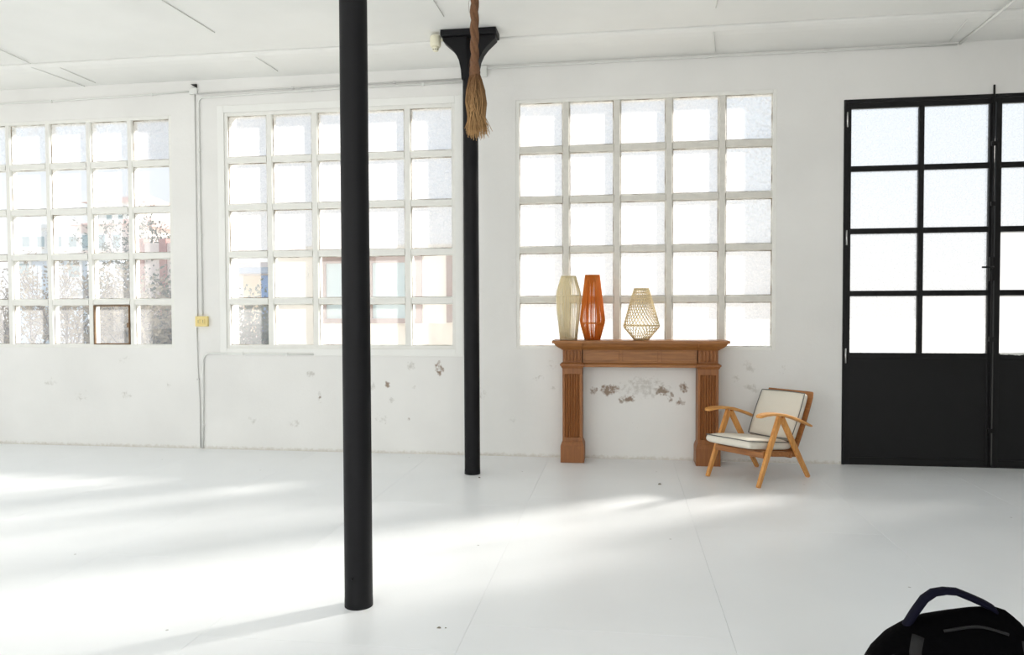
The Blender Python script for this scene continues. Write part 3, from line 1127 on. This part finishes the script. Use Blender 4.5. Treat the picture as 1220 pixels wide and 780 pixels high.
V3 = lambda u, v, z: Vector((u - CU, v - CV, z))
sdir = Vector((0.575, 0, -0.070)).normalized()
snrm = Vector((-sdir.z, 0, sdir.x))
cushion('seat_cushion', V3(0.238, 0.292, 0.282), sdir, Vector((0, 1, 0)), snrm, 0.60, 0.488, 0.082, 0.016, ch)
bdir = Vector((bd.x, 0, bd.y))
bnrm = Vector((bn.x, 0, bn.y))
bc = B0 + bd * 0.322 + bn * 0.012
cushion('back_cushion', V3(bc.x, 0.292, bc.y), bdir, Vector((0, -1, 0)), bnrm, 0.46, 0.476, 0.085, 0.016, ch)

# ------------------------------------------------------------------ rope
rp = empty('rope', (-0.481, -5.083, ZC))
top = 0.0
zk = 2.30 - ZC
for k in range(3):
    pts = []
    nn = 150
    for i in range(nn + 1):
        z = top + (zk - top) * i / nn
        a = 2 * PI * k / 3 + i * 0.42
        pts.append((0.0075 * math.cos(a), 0.0075 * math.sin(a), z))
    MB().tube(pts, 0.0082, 7).build('strand', M_ROPE, rp)
fz_ = MB()
for k in range(26):
    a = random.uniform(0, 2 * PI)
    z = random.uniform(zk, 0)
    pts = [(0.014 * math.cos(a), 0.014 * math.sin(a), z), (0.020 * math.cos(a + .3), 0.020 * math.sin(a + .3), z - 0.03), (0.019 * math.cos(a + .5), 0.019 * math.sin(a + .5), z - 0.06)]
    fz_.tube(pts, 0.0006, 3)
fz_.build('loose_fibre', M_FRAY, rp, kind='stuff')
kn = MB()
kn.lathe([(0.013, 0.03), (0.017, 0.01), (0.019, -0.005), (0.017, -0.02), (0.012, -0.03)], 16)
kn.build('whipping', M_ROPE, rp, (0, 0, zk))
ts = MB()
tt = MB()
for k in range(230):
    a = random.uniform(0, 2 * PI)
    q = math.sqrt(random.random())
    zb_ = 2.092 - ZC + random.uniform(-0.012, 0.035)
    flick = 1.0 + (0.5 if random.random() < 0.25 else 0) * random.random()
    R_ = [(0.012, zk), (0.021, 2.272 - ZC), (0.031, 2.235 - ZC), (0.036, 2.195 - ZC), (0.031, 2.15 - ZC), (0.038 * flick, zb_)]
    pts = []
    for i, (r_, z) in enumerate(R_):
        aa = a + 0.30 * i * (1 if k % 2 else -0.6) + random.uniform(-0.25, 0.25)
        pts.append((q * r_ * math.cos(aa) + 0.002 * i * 0.6, q * r_ * math.sin(aa), z))
    ts.tube(pts, [0.0026, 0.0026, 0.0024, 0.0022, 0.0018, 0.0009], 4)
ts.build('frayed_end', M_FRAY, rp, kind='stuff')
tag(rp, 'brown jute rope hanging from the ceiling with a frayed tassel end', 'rope')

# ------------------------------------------------------------------ backpack on the floor
bg = empty('backpack', (0.935, -5.33, 0))
BX, BY = 0.935, -5.33
sl_ = [(0.0, .72, 1.15, .15), (0.02, .70, 1.17, .165), (0.12, .68, 1.19, .178), (0.3, .672, 1.195, .18), (0.44, .676, 1.185, .172), (0.51, .688, 1.168, .155), (0.54, .702, 1.153, .138),
       (0.585, .735, 1.124, .105), (0.620, .776, 1.108, .075), (0.646, .824, 1.086, .050), (0.664, .885, 1.066, .030), (0.678, .945, 1.048, .016), (0.685, .99, 1.026, .006)]
rs = []
for (z, a, b, d) in sl_:
    ring = []
    for k in range(36):
        t = 2 * PI * k / 36
        c, s_ = math.cos(t), math.sin(t)
        e = 0.62 if z < 0.5 else 0.9
        ring.append(((a + b) / 2 - BX + (b - a) / 2 * math.copysign(abs(c) ** e, c), d * math.copysign(abs(s_) ** e, s_), z))
    rs.append(ring)
MB().rings(rs).build('bag_body', M_BAG, bg)
hp = [(1074, 756), (1080, 744), (1090, 728), (1101, 713), (1112, 705.5), (1125, 703.5), (1139, 704.5), (1154, 710.5), (1170, 717.5), (1180, 723), (1186, 730)]
pts = [at(x, y, BY + 0.0) for x, y in hp]
MB().tube([(p.x - BX, p.y - BY, p.z) for p in pts], [(0.020, 0.010)] * len(pts), 10, flat=(0, 1, 0)).build('carry_handle', M_BAGN, bg)
# front pocket, zip and side webbing on the face turned to the viewer
rs = []
for (z, a, b, d) in ((0.05, .76, 1.11, .03), (0.07, .75, 1.12, .055), (0.25, .745, 1.125, .065), (0.36, .76, 1.11, .055), (0.41, .80, 1.07, .02)):
    ring = []
    for k in range(24):
        t = 2 * PI * k / 24
        c, s_ = math.cos(t), math.sin(t)
        ring.append(((a + b) / 2 - BX + (b - a) / 2 * math.copysign(abs(c) ** 0.6, c), -0.165 + d * math.copysign(abs(s_) ** 0.6, s_), z))
    rs.append(ring)
MB().rings(rs).build('front_pocket', M_BAG, bg)


def surf(z, u):
    """point on the bag's near face at height z, u from -1 to 1 across"""
    for (p, q) in zip(sl_[:-1], sl_[1:]):
        if p[0] <= z <= q[0]:
            t = (z - p[0]) / (q[0] - p[0])
            a, b, d = (p[i] + (q[i] - p[i]) * t for i in (1, 2, 3))
            break
    e = 0.62 if z < 0.5 else 0.9
    c = math.copysign(abs(u) ** (1 / e), u)
    s_ = math.sqrt(max(0, 1 - c * c)) ** e
    return Vector(((a + b) / 2 - BX + (b - a) / 2 * u, -d * s_ - 0.004, z))


MB().tube([surf(0.634 + 0.014 * math.sin(PI * k / 14), -0.55 + 1.1 * k / 14) for k in range(15)], 0.004, 6).build('zip', M_BAGG, bg)
for sg in (-1, 1):
    MB().tube([surf(z, sg * u) for z, u in ((0.615, 0.80), (0.60, 0.76), (0.58, 0.72), (0.55, 0.66), (0.5, 0.62), (0.42, 0.58), (0.3, 0.57), (0.15, 0.57), (0.05, 0.57))], [(0.017, 0.004)] * 9, 8, flat=(1, 0, 0)).build('side_strap', M_BAGG, bg)
tag(bg, 'large black backpack with a navy carry handle standing on the floor', 'backpack')


# ------------------------------------------------------------------ pipes, cables and small fittings
def pipe(name, pts, r, mat, label, cat, clips=(), group=None, n=8):
    P0 = Vector(pts[0])
    root = empty(name, P0)
    MB().tube([Vector(p) - P0 for p in pts], r, n).build('tube', mat, root)
    for c in clips:
        d = Vector(c) - P0
        MB().box(d.x - 0.012, d.x + 0.012, d.y - r - 0.004, d.y + r + 0.003, d.z - r - 0.004, d.z + r + 0.004).build('clip', mat, root)
    return tag(root, label, cat, group)


def arc(c, r, a0, a1, y, n=7):
    return [(c[0] + r * math.cos(a0 + (a1 - a0) * k / n), y, c[1] + r * math.sin(a0 + (a1 - a0) * k / n)) for k in range(n + 1)]


PY = -0.013
pipe('conduit', [(-8.9, PY, 3.788), (-6.22, PY, 3.793), (-5.41, PY, 3.803), (-4.56, PY, 3.826)], 0.009, M_PIPE,
     'thin white conduit along the wall above the left window', 'conduit', [(-6.2, PY, 3.793), (-5.0, PY, 3.814)])
pipe('conduit', [(-4.47, PY, 3.800), (-3.9, PY, 3.808), (-2.94, PY, 3.818), (-1.45, PY, 3.822)], 0.0085, M_PIPEG,
     'grey conduit above the middle window, upper of the two there', 'conduit', [(-3.4, PY, 3.813), (-2.3, PY, 3.820)])
pipe('conduit', [(-4.455, PY, 1.44), (-4.462, PY, 2.6)] + arc((-4.405, 3.700), 0.057, PI, PI / 2, PY) + [(-3.86, PY, 3.768), (-2.94, PY, 3.784), (-1.45, PY, 3.790)], 0.010, M_PIPE,
     'white conduit rising from the cream switch and bending over the middle window', 'conduit', [(-4.462, PY, 3.2), (-4.459, PY, 2.3), (-3.2, PY, 3.779), (-2.0, PY, 3.787)])
pipe('cable', [(-4.505, -0.008, 3.80), (-4.508, -0.008, 2.8), (-4.512, -0.008, 1.43)], 0.006, M_PIPEG,
     'thin grey cable running straight down to the cream switch', 'cable')
pipe('cable', [(-4.522, -0.008, 1.31), (-4.518, -0.008, 0.9), (-4.500, -0.008, 0.5), (-4.500, -0.008, 0.012)], 0.006, M_PIPEG,
     'thin grey cable from the cream switch down to the floor', 'cable', [(-4.515, -0.008, 0.75)])
pipe('conduit', [(-4.474, PY, 0.012), (-4.462, PY, 0.5), (-4.455, PY, 0.93)] + arc((-4.375, 0.95), 0.08, PI, PI / 2, PY) + [(-3.8, PY, 1.031), (-3.206, PY, 1.026)], 0.011, M_PIPE,
     'white conduit bending up from the floor and running under the middle window', 'conduit', [(-4.0, PY, 1.031), (-3.5, PY, 1.029), (-4.468, PY, 0.25)])
pipe('conduit', [(-1.33, -0.02, 3.912), (-0.28, -0.02, 3.916), (0.81, -0.02, 3.918), (1.905, -0.02, 3.918), (3.06, -0.02, 3.918)], 0.009, M_PIPE,
     'white conduit in the ceiling corner from behind the column to the door side', 'conduit', [(-0.282, -0.02, 3.916), (0.807, -0.02, 3.918), (1.905, -0.02, 3.918)])
pipe('conduit', [(3.085, -0.02, 3.925), (3.090, -0.5, 3.93), (3.094, -1.2, 3.94), (3.096, -3.0, 3.955), (3.10, -8.0, 3.97)], 0.013, M_PIPE,
     'stout white conduit crossing the ceiling at the far right above the door', 'conduit', n=10)
RODS = [((2.985, -0.04, 3.938), (2.905, -0.60, 3.938), 'short white cable next to the stout conduit at far right'),
        ((-3.60, -1.19, 3.978), (-3.70, -3.2, 3.978), 'thin white cable on the ceiling left of the columns, running off the top edge'),
        ((-5.855, -0.70, 3.970), (-5.70, -2.6, 3.970), 'thin white cable crossing the ceiling joint at the far left'),
        ((-1.488, -1.25, 3.976), (-1.51, -3.0, 3.976), 'thin white cable on the ceiling between the two columns'),
        ((0.77, -1.09, 3.976), (0.72, -3.0, 3.976), 'thin white cable on the ceiling above the mantel'),
        ((-5.79, -0.01, 3.936), (-5.855, -0.69, 3.936), 'longer thin cable beyond the ceiling joint above the left window'),
        ((-5.59, -0.11, 3.936), (-5.585, -0.63, 3.936), 'shorter thin cable above the left window, right of the longer one'),
        ((-3.48, -0.19, 3.936), (-3.494, -0.63, 3.936), 'short thin cable under the ceiling above the middle window'),
        ((0.885, -0.10, 3.936), (0.805, -0.63, 3.936), 'short white cable under the ceiling above the right window')]
for (a, b, lb) in RODS:
    pipe('ceiling_cable', [a, b], 0.005, M_PIPE, lb, 'cable', n=6)
jb = MB().box(-0.035, 0.035, -0.035, 0.0, -0.055, 0.055).build('junction_box', M_PIPE, None, (-1.372, -0.001, 3.885), bevel=0.006)
tag(jb, 'small white junction box on the wall behind the column capital', 'junction box')
jr = empty('junction_box', (-4.515, -0.001, 3.835))
MB().box(-0.045, 0.045, -0.028, 0.0, -0.04, 0.025).build('box_body', M_PIPE, jr, bevel=0.006)
MB().prism([(-0.03, 0.065), (0.035, 0.028), (0.035, 0.065)], 'y', -0.022, -0.001).build('dark_gap', M_DARKHOLE, jr, fixn=True)
tag(jr, 'broken white junction box with a black gap, between the left and middle windows', 'junction box')
sw = empty('wall_switch', (-4.455, -0.001, 1.375))
MB().box(-0.072, 0.072, -0.036, 0.0, -0.055, 0.055).build('switch_body', M_YELLOWP, sw, bevel=0.008)
for x in (-0.03, 0.025):
    MB().box(x - 0.017, x + 0.017, -0.043, -0.034, -0.026, 0.026).build('rocker', M_YELLOWP, sw, bevel=0.003)
for x in (-0.03, 0.025):
    MB().box(x - 0.002, x + 0.002, -0.0445, -0.042, -0.016, 0.016).build('rocker_mark', M_PIPING, sw)
tag(sw, 'aged cream double switch box on the wall between left and middle windows', 'switch')
be = empty('alarm_sounder', (-1.66, -0.85, 3.895))
MB().lathe([(0.020, -0.035), (0.046, -0.03), (0.050, -0.01), (0.050, 0.055), (0.044, 0.064), (0.02, 0.066)], 24).build('sounder_body', M_CREAMP, be)
MB().lathe([(0.012, -0.075), (0.022, -0.070), (0.030, -0.050), (0.034, -0.033)], 20).build('horn', M_CREAMP, be)
sl2 = MB()
for k in range(8):
    a = 2 * PI * k / 8 + 0.2
    sl2.add([(0.0285 * math.cos(a + d) * 1.04, 0.0285 * math.sin(a + d) * 1.04, z) if z > -0.055 else (0.0262 * math.cos(a + d) * 1.04, 0.0262 * math.sin(a + d) * 1.04, z) for d, z in ((-.2, -0.062), (.2, -0.062), (.2, -0.045), (-.2, -0.045))], [(0, 1, 2, 3)])
sl2.build('horn_slot', M_DARKHOLE, be)
MB().tube([(0.045, 0.0, 0.025), (0.075, 0.005, 0.03)], 0.012, 8).build('bracket', M_CREAMP, be)
tag(be, 'small cream alarm sounder fixed to the left end of the column capital', 'alarm')


def chip(x, y, s, label):
    mb_ = MB()
    n = 7
    lo = [(s * (0.7 + 0.5 * random.random()) * math.cos(2 * PI * k / n), 0.6 * s * (0.7 + 0.5 * random.random()) * math.sin(2 * PI * k / n), 0.0) for k in range(n)]
    hi = [(0.6 * a, 0.6 * b, s * (0.3 + 0.4 * random.random())) for a, b, _z in lo]
    mb_.rings([lo, hi], smooth=False)
    o = mb_.build('plaster_chip', M_CHIP, None, (x, y, 0.0005), fixn=True)
    return tag(o, label, 'debris', 'loose chips on the floor')


M_CHIP = plain('grey_chip', lin(128, 122, 110), 0.9, var=0.3, scale=80)
for px, py, s, lb in ((786, 577, 0.020, 'grey plaster chip on the floor in front of the mantel'), (571, 569, 0.012, 'small dark chip on the floor beside the far column base'),
                      (523, 748, 0.011, 'dark chip on the floor right of the near column base'), (531, 748, 0.006, 'tiny chip lying right against a dark chip near the front'),
                      ):
    u, v = (px - 610) / FPX, (py - 390) / FPX
    d = _F + _R2 * u - _U2 * v
    P = Vector((0, CAM_Y, CAM_Z)) + d * (-CAM_Z / d.z)
    chip(P.x, P.y, s, lb)


# ------------------------------------------------------------------ outside, seen through the clear panes
M_FAC = plain('cream_render', lin(232, 222, 208), 0.9, var=0.04, scale=3)
M_BROWN = plain('brown_window_timber', lin(120, 84, 70), 0.6, var=0.1)
M_PANE = plain('dark_window_glass', lin(150, 170, 172), 0.1)
M_HWHITE = plain('house_white', lin(236, 234, 230), 0.9, var=0.03)
M_HPINK = plain('house_pale_pink', lin(232, 214, 204), 0.9, var=0.04)
M_ROOF = plain('terracotta_roof', lin(206, 172, 160), 0.85, var=0.15, scale=6)
M_BLUE = plain('blue_door_paint', lin(104, 140, 190), 0.6)
M_BEIGE = plain('beige_panel_paint', lin(205, 182, 150), 0.7)
M_BRICK = plain('red_brick', lin(176, 120, 112), 0.9, var=0.2, scale=8)
M_LEAF = plain('pale_leaf', lin(150, 138, 120), 0.8, var=0.4, scale=3, translucent=0.5)
M_LEAFG = plain('green_leaf', lin(80, 92, 78), 0.8, var=0.35, scale=3, translucent=0.4)
M_BARK = plain('grey_bark', lin(96, 88, 86), 0.9, var=0.3, scale=10)


def rectpx(mb, x0, y0, x1, y1, Y, depth, O):
    a, b = at(x0, y1, Y), at(x1, y0, Y)
    mb.box(a.x - O[0], b.x - O[0], Y - O[1], Y + depth - O[1], a.z - O[2], b.z - O[2])
    return mb


# the neighbour's cream facade with brown timber windows
YN = 4.6
pA, pB = at(325, 299, YN), at(575, 299, YN)
HWN, HN = (pB.x - pA.x) / 2, pA.z + 0.15
O = ((pA.x + pB.x) / 2, YN, -0.15)
fb = empty('neighbour_house', O)
wl = MB().box(-HWN, HWN, 0, 4.0, 0, HN).build('house_wall', M_FAC, fb)
MB().box(-HWN - 0.06, HWN + 0.06, -0.06, 4.06, HN, HN + 0.07).build('roof', M_FAC, fb)
for (x0, x1, y0, y1) in ((383, 503, 303, 385), (533, 568, 303, 384)):
    a, b = at(x0, y1, YN), at(x1, y0, YN)
    w = empty('house_window', (0, 0, 0))
    w.parent = fb
    ax, bx_, az, bz = a.x - O[0], b.x - O[0], a.z - O[2], b.z - O[2]
    fr = MB()
    t = 0.10
    fr.box(ax, ax + t, -0.06, 0.02, az, bz).box(bx_ - t, bx_, -0.06, 0.02, az, bz).box(ax + t, bx_ - t, -0.06, 0.02, bz - 0.13, bz).box(ax + t, bx_ - t, -0.06, 0.02, az, az + t * 0.8)
    fr.box((ax + bx_) / 2 - 0.03, (ax + bx_) / 2 + 0.03, -0.05, 0.02, az + t * 0.8, bz - 0.13)
    fr.build('frame', M_BROWN, w)
    MB().box(ax + t, bx_ - t, -0.012, -0.002, az + t * 0.8, bz - 0.13).build('pane', M_PANE, w)
tag(fb, 'cream rendered house with brown timber windows seen through the middle window', 'house')

# a low outbuilding with blue and beige doors left of it
YO = 13.0
pA = at(262, 352, YO)
ob = empty('outbuilding', (pA.x, YO, -0.15))
O = (pA.x, YO, -0.15)
m1 = MB()
rectpx(m1, 240, 312, 330, 440, YO, 3, O)
v0 = m1
m1.build('outbuilding_wall', M_HPINK, ob)
m1 = MB()
rectpx(m1, 236, 318, 332, 326, YO - 0.35, 0.36, O)
m1.build('canopy_beam', plain('grey_blue_beam', lin(150, 162, 180), 0.7), ob)
m1 = MB()
rectpx(m1, 291, 328, 311, 400, YO - 0.05, 0.06, O)
m1.build('beige_door', M_BEIGE, ob)
m1 = MB()
rectpx(m1, 312, 328, 326, 400, YO - 0.05, 0.06, O)
m1.build('blue_door', M_BLUE, ob)
tag(ob, 'low pale outbuilding with beige and blue doors beyond the middle window', 'outbuilding')


def hip_roof(mb, x0, x1, y0, y1, z0, h, e=0.3):
    x0, x1, y0, y1 = x0 - e, x1 + e, y0 - e, y1 + e
    i = min((y1 - y0) / 2, (x1 - x0) / 2 - 0.05)
    ym = (y0 + y1) / 2
    v = [(x0, y0, z0), (x1, y0, z0), (x1, y1, z0), (x0, y1, z0), (x0 + i, ym, z0 + h), (x1 - i, ym, z0 + h)]
    return mb.add(v, [(0, 3, 2, 1), (0, 1, 5, 4), (1, 2, 5), (2, 3, 4, 5), (3, 0, 4)])


def house(name, px0, px1, pyTop, Y, depth, roof_h, wallm, wins, label):
    a, b = at(px0, pyTop, Y), at(px1, pyTop, Y)
    O = ((a.x + b.x) / 2, Y, -0.15)
    r = empty(name, O)
    hw = (b.x - a.x) / 2
    z1 = (a.z + b.z) / 2 + 0.15
    MB().box(-hw, hw, 0, depth, 0, z1).build('house_wall', wallm, r)
    if roof_h:
        hip_roof(MB(), -hw, hw, 0, depth, z1, roof_h).build('roof', M_ROOF, r)
    else:
        MB().box(-hw - 0.15, hw + 0.15, -0.15, depth + 0.15, z1, z1 + 0.18).build('parapet', wallm, r)
    for (x0, y0, x1, y1) in wins:
        p, q = at(x0, y1, Y), at(x1, y0, Y)
        w = MB()
        w.box(p.x - O[0] - 0.08, q.x - O[0] + 0.08, -0.07, 0.02, p.z - O[2] - 0.08, q.z - O[2] + 0.08)
        wo = w.build('house_window', M_HWHITE, r)
        MB().box(p.x - O[0], q.x - O[0], -0.085, -0.071, p.z - O[2], q.z - O[2]).build('pane', M_PANE, wo)
    return tag(r, label, 'house')


house('white_villa', 104, 152, 241, 36.0, 8, 1.1, M_HWHITE, [(112, 250, 118, 262), (128, 250, 134, 262), (142, 250, 147, 262)],
      'white villa with a terracotta hip roof, tallest beyond the left window')
house('white_house', 18, 98, 272, 27.0, 7, 0.0, M_HWHITE, [(28, 282, 36, 294), (46, 282, 54, 294), (66, 282, 74, 294), (84, 282, 92, 294)],
      'flat-roofed white house at the far left beyond the left window')
house('pink_house', 92, 158, 268, 22.0, 6, 0.7, M_HPINK, [(100, 280, 108, 296), (118, 280, 126, 296), (136, 280, 144, 296), (116, 312, 128, 330), (136, 312, 144, 330)],
      'pale pink house with a low tiled roof in front of the villa')
house('garden_house', 16, 104, 309, 17.0, 4, 0.0, plain('grey_blue_render', lin(206, 214, 224), 0.9), [(24, 314, 36, 330), (60, 314, 72, 330), (84, 314, 96, 330)],
      'low grey blue garden house behind the shrubs at left')
# garden wall with brick piers
YG = 15.0
a, b = at(156, 300, YG), at(262, 300, YG)
gw = empty('garden_wall', ((a.x + b.x) / 2, YG, -0.15))
O = ((a.x + b.x) / 2, YG, -0.15)
m1 = MB()
rectpx(m1, 156, 288, 262, 450, YG, 0.2, O)
m1.build('wall_panel', M_HPINK, gw)
for x in (165, 192, 222, 250):
    m1 = MB()
    rectpx(m1, x, 284, x + 5.5, 450, YG - 0.06, 0.32, O)
    m1.build('brick_pier', M_BRICK, gw)
tag(gw, 'pale garden wall with red brick piers beyond the left window', 'wall')


def shrub(px, ptop, Y, spread, nleaf, leafm, label, nbr=13, leaf=0.05):
    top = at(px, ptop, Y)
    r = empty('shrub', (top.x, Y, -0.15))
    H = top.z + 0.15
    br = MB()
    tips = []
    for k in range(nbr):
        a = random.uniform(0, 2 * PI)
        p = Vector((random.uniform(-.1, .1), random.uniform(-.1, .1), 0))
        d = Vector((math.cos(a) * 0.55 * spread, math.sin(a) * 0.4 * spread, 1)).normalized()
        pts = [p.copy()]
        L_ = H * random.uniform(0.72, 1.0)
        n = 6
        for i in range(n):
            d = (d + Vector((random.uniform(-.22, .22), random.uniform(-.2, .2), random.uniform(-.08, .10)))).normalized()
            p = p + d * L_ / n
            pts.append(p.copy())
            if i >= 1:
                for _ in range(3):
                    e = (d + Vector((random.uniform(-.9, .9), random.uniform(-.7, .7), random.uniform(-.2, .5)))).normalized()
                    q = [p, p + e * 0.12 * L_, p + e * 0.24 * L_ + Vector((0, 0, 0.03))]
                    br.tube(q, [0.010, 0.006, 0.003], 4)
                    tips += [q[1], q[2], q[2]]
        br.tube(pts, [0.035, 0.03, 0.026, 0.02, 0.016, 0.011, 0.006], 5)
    br.build('branches', M_BARK, r)
    lv = MB()
    for k in range(nleaf):
        c = random.choice(tips) + Vector((random.gauss(0, .10), random.gauss(0, .10), random.gauss(0, .10)))
        u = Vector((random.gauss(0, 1), random.gauss(0, 1), random.gauss(0, 1))).normalized()
        w = u.orthogonal().normalized()
        s = leaf * random.uniform(0.6, 1.3)
        lv.add([c - u * s, c + w * s * .5, c + u * s, c - w * s * .5], [(0, 1, 2, 3)])
    lv.build('foliage', leafm, r, kind='stuff')
    return tag(r, label, 'shrub', 'shrubs beyond the windows')


shrub(30, 322, 9.6, 1.3, 1500, M_LEAF, 'pale leaved shrub at the far left of the left window')
shrub(86, 318, 7.2, 1.2, 1700, M_LEAF, 'bushy pale shrub behind the middle panes of the left window')
shrub(134, 322, 5.0, 1.1, 1100, M_LEAF, 'sparse branching shrub behind the rusty casement')
shrub(184, 330, 12.6, 1.2, 2400, M_LEAFG, 'dense dark green shrub at the right edge of the left window', leaf=0.06)
shrub(192, 362, 3.4, 1.0, 1900, M_LEAF, 'low leafy shrub below the dark green one in the left window')
shrub(301, 362, 7.5, 0.9, 2200, M_LEAFG, 'dark bush behind the bottom left pane of the middle window', leaf=0.05)
shrub(173, 273, 16.3, 0.2, 1500, M_LEAFG, 'slim green tree above the garden wall beyond the left window', leaf=0.06)
shrub(207, 276, 16.3, 0.2, 1500, M_LEAFG, 'green tree behind the rightmost edge of the left window', leaf=0.06)
